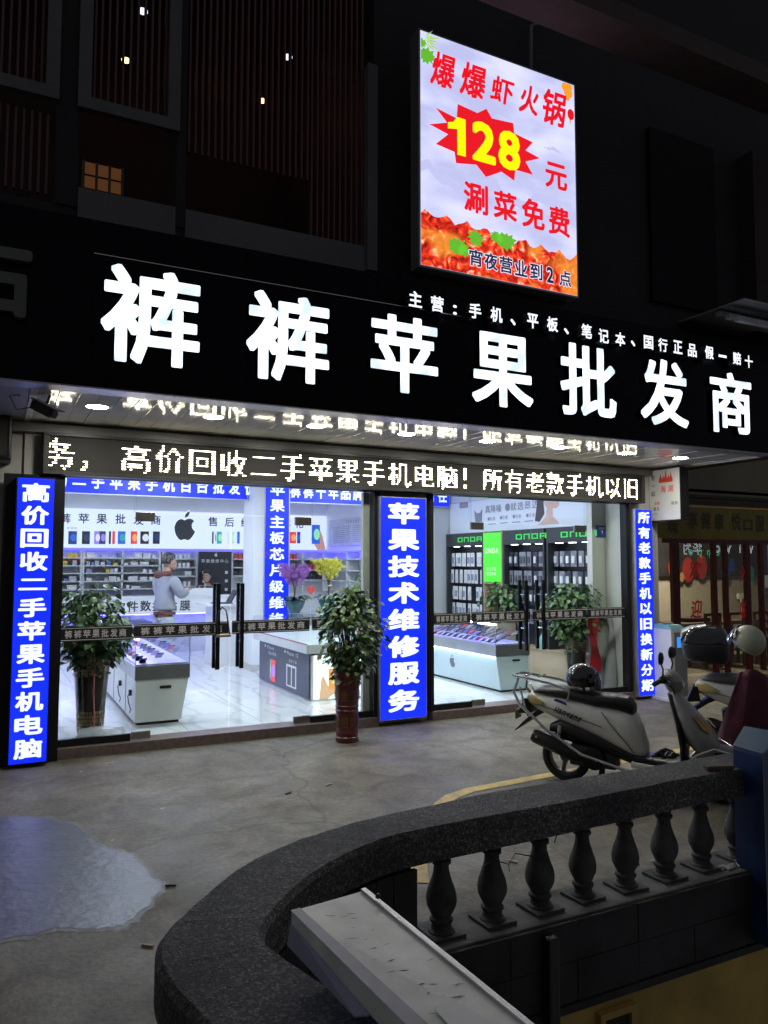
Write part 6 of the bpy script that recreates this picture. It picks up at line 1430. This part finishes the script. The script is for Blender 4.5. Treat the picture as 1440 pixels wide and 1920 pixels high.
def scooter(name, lb, loc, head_, body, body2, seat, rackm, box_=False, decals=True, k=1.0):
    t = thing(name, lb, 'scooter', loc, head_, group='parked scooters'); t.scale = (k, k, k)
    WB = 1.27
    wheel(t, 0); wheel(t, WB)
    # tail body, widest at the hips
    MB().loft([sring(-.34, .70, .02, .03), sring(-.31, .70, .06, .08), sring(-.20, .675, .09, .125), sring(-.02, .64, .115, .155), sring(.18, .60, .135, .165), sring(.38, .545, .165, .165), sring(.54, .49, .195, .155), sring(.62, .44, .20, .14), sring(.66, .40, .15, .12), sring(.70, .36, .06, .09)]).build('body', body, t, smooth=True)
    MB().loft([sring(-.12, .46, .04, .10), sring(.0, .48, .08, .12), sring(.3, .40, .10, .135), sring(.62, .29, .07, .135), sring(.70, .27, .04, .12)]).build('lower_cover', M_BLK, t, smooth=True)
    # seat
    MB().loft([sring(-.28, .765, .012, .07), sring(-.20, .78, .035, .12), sring(-.02, .775, .05, .14), sring(.16, .755, .05, .15), sring(.30, .735, .06, .15), sring(.46, .735, .065, .14), sring(.56, .71, .07, .12), sring(.60, .68, .05, .09), sring(.605, .66, .02, .05)]).build('seat', seat, t, smooth=True)
    # floor, leg shield, apron
    MB().loft([sring(.62, .285, .035, .15, 4), sring(.92, .275, .035, .16, 4), sring(1.0, .30, .05, .15, 4)]).build('floorboard', M_BLK, t, smooth=True)
    MB().loft([sring(.60, .245, .03, .165, 4), sring(.95, .235, .03, .17, 4), sring(1.02, .27, .03, .15, 4)]).build('side_skirt', body, t, smooth=True)
    MB().loft([vring(.27, .995, .02, .15), vring(.42, 1.0, .025, .17), vring(.60, .975, .028, .17), vring(.76, .93, .03, .13), vring(.84, .905, .03, .08)]).build('leg_shield', M_BLK, t, smooth=True)
    MB().loft([vring(.36, 1.17, .06, .10, 2), vring(.46, 1.14, .13, .155, 2), vring(.56, 1.10, .13, .185, 2), vring(.68, 1.03, .10, .17, 2), vring(.78, .965, .065, .12, 2), vring(.86, .925, .035, .06, 2)]).build('front_apron', body2, t, smooth=True)
    for s in (-1, 1):
        ap_ = MB().add([(1.22, .075*s, .60), (1.225, .13*s, .56), (1.17, .175*s, .60), (1.09, .16*s, .70), (1.12, .11*s, .68)], [(0, 1, 2, 3, 4)]); ap_.build('turn_signal', mat('amber_lens', (.42, .24, .03), .15, coat=.6), t)
        MB().loft([sring(-.335, .70, .03, .01, yc=.06*s), sring(-.27, .70, .045, .02, yc=.115*s), sring(-.17, .68, .02, .012, yc=.142*s)]).build('tail_light', mat('tail_lens', (.45, .36, .13), .15, coat=.6), t, smooth=True)
    # front fender over wheel
    fd = MB(); N = 14
    for i in range(N+1):
        a = R(-10+i*150/N); rr = .235; c = Vector((WB+rr*math.cos(a), 0, .215+rr*math.sin(a)))
        n_ = Vector((math.cos(a), 0, math.sin(a))); wdt = .075*(1-.5*abs(i/N-.5))
        fd.v += [tuple(c+Vector((0, -wdt, 0))-n_*.04), tuple(c+Vector((0, -wdt*.7, 0))+n_*.008), tuple(c+n_*.018), tuple(c+Vector((0, wdt*.7, 0))+n_*.008), tuple(c+Vector((0, wdt, 0))-n_*.04)]
        if i: fd.f += [(5*i-5+q, 5*i-4+q, 5*i+1+q, 5*i+q) for q in range(4)]
    fd.build('front_fender', body2, t, smooth=True)
    for s in (-1, 1): MB().tube([(WB, .062*s, .215), (1.17, .058*s, .42), (1.10, .04*s, .56)], [.018, .02, .022]).build('fork_leg', M_DARKM, t, smooth=True)
    # handlebar
    MB().loft([vring(.84, .925, .035, .045, 2), vring(.89, .93, .07, .09, 2), vring(.95, .92, .085, .125, 2), vring(1.0, .90, .07, .12, 2), vring(1.03, .88, .04, .07, 2)]).build('headlight_cowl', body2, t, smooth=True)
    MB().loft([sring(.995, .93, .035, .06, 2), sring(1.005, .93, .03, .05, 2)]).build('headlight', mat('headlight_lens', (.5, .5, .5), .08, coat=.8), t, smooth=True)
    for s in (-1, 1):
        MB().tube([(.90, .08*s, .965), (.88, .18*s, .975), (.84, .29*s, .955)], [.016, .014, .013]).build('handlebar', M_DARKM, t, smooth=True)
        MB().tube([(.862, .23*s, .966), (.83, .33*s, .948)], [.020, .019], 12).build('grip', M_RUB, t, smooth=True)
        MB().loft([sring(.90, .965, .03, .03, yc=.16*s), sring(.86, .97, .034, .035, yc=.17*s), sring(.84, .97, .02, .02, yc=.175*s)]).build('switch_box', M_BLK, t, smooth=True)
        MB().tube([(.89, .19*s, .98), (.94, .22*s, .965), (.93, .31*s, .95)], .006, 6).build('brake_lever', M_CHR, t, smooth=True)
        MB().tube([(.87, .165*s, .99), (.88, .21*s, 1.06), (.86, .23*s, 1.13)], .007, 8).build('mirror_stem', M_BLK, t, smooth=True)
        fmr = Matrix.Rotation(R(90), 3, 'Y') @ Matrix.Rotation(R(8*s), 3, 'X')
        mir = MB().lathe([(.01, .035), (.045, .028), (.056, .01), (.056, 0)], (0, 0, 0), 20, fmr); mir.v = [(x+.86, y*1.35+.25*s, z*.95+1.15) for x, y, z in mir.v]; mo_ = mir.build('mirror', M_BLK, t, smooth=True)
        mg = MB().lathe([(.050, -.001), (.050, -.003)], (0, 0, 0), 20, fmr); mg.v = [(x+.86, y*1.35+.25*s, z*.95+1.15) for x, y, z in mg.v]; mg.build('mirror_glass', mat('mirror_glass', (.75, .78, .8), .03, 1, var=0), mo_)
    MB().loft([sring(-.46, .40, .005, .07, 5), sring(-.38, .47, .02, .08, 5), sring(-.24, .58, .03, .09, 5), sring(-.16, .62, .03, .09, 5)]).build('rear_mudguard', M_BLK, t, smooth=True)
    MB().hexa([Vector(p) for p in ((-.42, -.09, .56), (-.30, -.09, .57), (-.30, .09, .57), (-.42, .09, .56))], [Vector(p) for p in ((-.36, -.09, .70), (-.32, -.09, .70), (-.32, .09, .70), (-.36, .09, .70))]).build('plate_holder', M_BLK, t, bevel=.004)
    MB().box(-.455, -.448, -.07, .07, .50, .585).build('number_plate', mat('plate_pale', (.35, .33, .12), .5), t, bevel=.002)
    for s in (-1, 1):
        MB().tube([(.36, .1665*s, .66), (.44, .166*s, .55), (.56, .158*s, .42), (.62, .145*s, .34)], .0035, 5).build('panel_gap', M_BLK, t)
        MB().tube([(-.18, .146*s, .66), (.10, .166*s, .60), (.36, .168*s, .53)], .003, 5).build('panel_gap', M_BLK, t)
        MB().tube([(.86, .14*s, .95), (.93, .10*s, .90), (.95, .05*s, .80)], .005, 6).build('brake_cable', M_BLK, t, smooth=True)
    # engine, muffler (right side), stand
    MB().lathe([(.055, 0), (.095, .01), (.095, .06), (.05, .07)], (.28, -.09, .25), 20, RY).build('engine_cover', M_DARKM, t, smooth=True)
    MB().box(.05, .46, -.10, .08, .16, .34).build('engine', mat('engine_grey', (.07, .07, .072), .5, .5, var=.3), t, bevel=.03, smooth=True)
    mv = Vector((.30, -.13, .20))-Vector((-.26, -.16, .40)); rot = mv.to_track_quat('Z', 'Y').to_matrix(); L_ = mv.length
    mf = MB().lathe([(.02, 0), (.05, .005), (.062, .03), (.062, L_*.6), (.05, L_*.72), (.02, L_*.9), (.02, L_)], (-.26, -.16, .40), 18, rot).build('muffler', M_BLK, t, smooth=True)
    MB().lathe([(.012, -.004), (.012, .004)], (-.20, -.225, .40), 10, RY).build('bolt', M_CHR, mf)
    MB().tube([(.32, -.04, .18), (.30, -.06, .05), (.30, -.12, .01)], .014).build('stand', M_DARKM, t, smooth=True); MB().tube([(.32, .04, .18), (.30, .06, .05), (.30, .12, .01)], .014).build('stand', M_DARKM, t, smooth=True)
    MB().tube([(-.05, -.10, .25), (-.02, -.11, .50)], [.025, .022]).build('shock_absorber', M_CHR, t, smooth=True)
    if rackm:
        for s in (-1, 1):
            MB().tube([(.06, .14*s, .72), (.08, .15*s, .81), (-.10, .14*s, .86), (-.42, .11*s, .90), (-.46, .08*s, .90)], .011).build('rack_rail', rackm, t, smooth=True)
            MB().tube([(-.40, .12*s, .885), (-.43, .16*s, .76), (-.36, .20*s, .66), (-.10, .215*s, .46), (.20, .215*s, .29), (.62, .20*s, .19), (.70, .16*s, .20)], .013).build('crash_bar', rackm, t, smooth=True)
            MB().tube([(-.38, .13*s, .80), (-.34, .17*s, .70), (-.30, .16*s, .56)], .010).build('side_bar', rackm, t, smooth=True)
            MB().tube([(1.02, .19*s, .30), (1.12, .22*s, .40), (1.25, .20*s, .46), (1.36, .12*s, .42), (1.38, 0, .40)], .011).build('front_bar', rackm, t, smooth=True)
        for xx in (-.46, -.34, -.22): MB().tube([(xx, -.10, .902), (xx, .10, .902)], .008, 6).build('rack_bar', rackm, t, smooth=True)
    if decals:
        fs = Fr((-.05, -.1535, .66), (1, 0, -.28), (.28, 0, 1)); mb = MB()
        for i, ch in enumerate('Hanqing'): put(mb, fs, ch, .02+i*.036, -.02, .03, .045 if i else .06, .03, .006+.0035*i, slant=.3)
        mb.build('decal', mat('decal_dark', (.05, .05, .07), .4), t)
        mb = MB(); poly(mb, fs, [(-.03, .05), (.10, .05), (.08, .075), (-.01, .075)], .006); mb.build('decal_stripe', mat('decal_blue', (.04, .06, .30), .4), t)
    if box_:
        MB().loft([vring(.92, -.22, .15, .16, 5), vring(.96, -.24, .19, .20, 5), vring(1.08, -.25, .205, .215, 5), vring(1.09, -.25, .20, .21, 5)]).build('top_box', mat('dark_grey_plastic', (.035, .037, .042), .35, var=.15), t, smooth=True)
        MB().loft([vring(1.095, -.25, .205, .215, 5), vring(1.15, -.25, .20, .205, 5), vring(1.22, -.24, .16, .16, 4), vring(1.245, -.24, .09, .09, 3)]).build('top_box_lid', mat('black_gloss', (.02, .02, .022), .12, coat=.6), t, smooth=True)
        MB().loft([sring(-.455, 1.13, .02, .17, 3), sring(-.44, 1.16, .045, .17, 3), sring(-.36, 1.205, .035, .13, 3), sring(-.24, 1.245, .012, .09, 3)]).build('reflector_panel', mat('pale_panel', (.5, .53, .5), .25), t, smooth=True)
    return t
M_SILV = mat('silver_scooter_paint', (.82, .82, .75), .3, 0, var=.12, coat=.5); M_GREYP = mat('grey_scooter_paint', (.30, .30, .30), .35, 0, var=.15, coat=.3)
M_WHP = mat('white_scooter_paint', (.75, .76, .74), .25, var=.06, coat=.6); M_VIN = mat('black_vinyl_seat', (.010, .010, .012), .38, var=.25, bump=.15)
ra, rb = Vector((4.33, 5.16, 0)), Vector((5.02, 4.08, 0))
h1 = math.atan2(rb.y-ra.y, rb.x-ra.x)
s1 = scooter('scooter', 'silver scooter with chrome rack and crash bars nearest the stone balustrade', ra, h1, M_SILV, M_GREYP, M_VIN, M_CHR, k=.94)
ra2 = Vector((5.97, 4.80, 0)); h2 = h1+R(10)
s2 = scooter('scooter', 'white scooter with a dark top box behind the silver scooter', ra2, h2, M_WHP, M_WHP, mat('grey_seat', (.10, .10, .11), .4), None, box_=True, decals=False)
def on(s, p): return Matrix.Translation(s.location) @ Matrix.Rotation(s.rotation_euler.z, 4, 'Z') @ Vector(p)
def helmet(lb, loc, rz, m, visor, tilt=0):
    t = thing('helmet', lb, 'helmet', loc, rz); t.rotation_euler.y = tilt
    rings = []
    for i in range(9):
        a = R(-28+i*118/8); rings.append([Vector((.135*math.cos(a)*math.cos(q*.314), .118*math.cos(a)*math.sin(q*.314), .125*math.sin(a)+.06)) for q in range(20)])
    MB().loft(rings).build('shell', m, t, smooth=True)
    vs = []; N = 10
    for i in range(N+1):
        a = R(-70+i*140/N)
        for z, r_ in ((-.02, 1.20), (.05, 1.16), (.115, 1.0)): vs.append((.135*r_*math.cos(a), .118*r_*math.sin(a), z))
    MB().add(vs, [(3*i+j, 3*i+3+j, 3*i+4+j, 3*i+1+j) for i in range(N) for j in range(2)]).build('visor', visor, t, smooth=True)
    MB().tube([(.0, -.11, .02), (.03, -.06, -.06), (.03, .06, -.06), (0, .11, .02)], .006, 6).build('strap', M_BLK, t, smooth=True)
    return t
SMOKE = glass('smoke_visor', (.12, .12, .13), .02, 2.5)
helmet('black helmet with smoked visor resting on the silver scooter seat', on(s1, (.14, 0, .79)), h1+.3, mat('black_gloss_helmet', (.012, .012, .014), .14, var=.1, coat=.8), SMOKE)
hp = onY(1398, 1212, 4.35)
helmet('cream helmet hanging above the burgundy raincoat at the right edge', hp, h1+R(150), mat('cream_helmet', (.46, .46, .36), .3, var=.06, coat=.5), SMOKE, R(-35))
# burgundy raincoat draped over the white scooter's handlebar
rc_ = MB(); rows_, cols = 12, 12; base_ = onY(1408, 1262, 4.25); random.seed(8)
for i in range(rows_+1):
    for j in range(cols+1):
        u = j/cols; v = i/rows_
        wd = .18+.34*v; x = (u-.35)*wd*1.5-.10*v; fold = .035*math.sin(u*16+v*2)*(.3+v)
        rc_.v.append(tuple(base_+rt.normalized()*x+Vector((0, 0, -.78*v+.04*math.sin(u*5)))+Vector((fw.x, fw.y, 0))*(fold-.05*math.sin(u*3.1))))
rc_.f = [(i*(cols+1)+j, i*(cols+1)+j+1, (i+1)*(cols+1)+j+1, (i+1)*(cols+1)+j) for i in range(rows_) for j in range(cols)]
o = rc_.build('raincoat', mat('burgundy_cloth', (.10, .012, .035), .55, var=.3, scale=5, bump=.2), None, smooth=True)
md = o.modifiers.new('thick', 'SOLIDIFY'); md.thickness = .004
tag(o, 'burgundy raincoat draped over the scooter at the right edge under the cream helmet', 'raincoat')
MB_ = MB(); 
for k in range(7):
    p = on(s1, (.80+random.uniform(-.1, .1), random.uniform(-.14, .1), .292)); MB_.tube([p, p+Vector((.06, .02, .02)), p+Vector((.10, -.03, .0)), p+Vector((.05, -.06, .01))], .018, 6)
tag(MB_.build('cable_bundle', M_BLK, None, smooth=True), 'black rag bundle lying on the silver scooter footboard', 'bundle')

# ================================================================== ACROSS THE STREET (seen mirrored in the glass)
ac = thing('street_shop_sign', 'glowing shop lettering across the street, seen mirrored in the shop glass', 'shop sign', (0, 0, 0))
AYY = -16; fa2 = Fr((0, AYY, 0), (-1, 0, 0), (0, 0, 1))
def vx(px, py, yp): q = onY(px, py, 2*yp-AYY); return q
for nm, txt, px, py, sz, c, yp in (('red', '苹果专卖', 165, 1046, .30, (1, .1, .04), YG), ('white', '世的销燕热火的品中国华为', 335, 1047, .30, (.9, .95, 1), YG), ('red', '特价手机', 520, 1040, .26, (1, .08, .06), YG), ('pale', '数码维修', 700, 1040, .3, (.6, .8, .6), YG), ('white', '华为', 1308, 1028, .85, (.9, .95, 1), NY-.09), ('green', 'oppo', 1345, 1033, .75, (.1, .8, .4), NY-.09), ('white', 'vivo', 1408, 1026, 1.0, (.95, .95, 1), NY-.09)):
    q = vx(px, py, yp); mb = MB(); line(mb, fa2, txt, -q.x, q.z, sz, None, .02)
    mb.build('lettering', glow('street_glow_'+nm, c, 4), ac)
box('board', -25, 34, AYY-.3, AYY-.02, 1.2, 4.2, mat('dark_board', (.01, .01, .012), .6), ac)
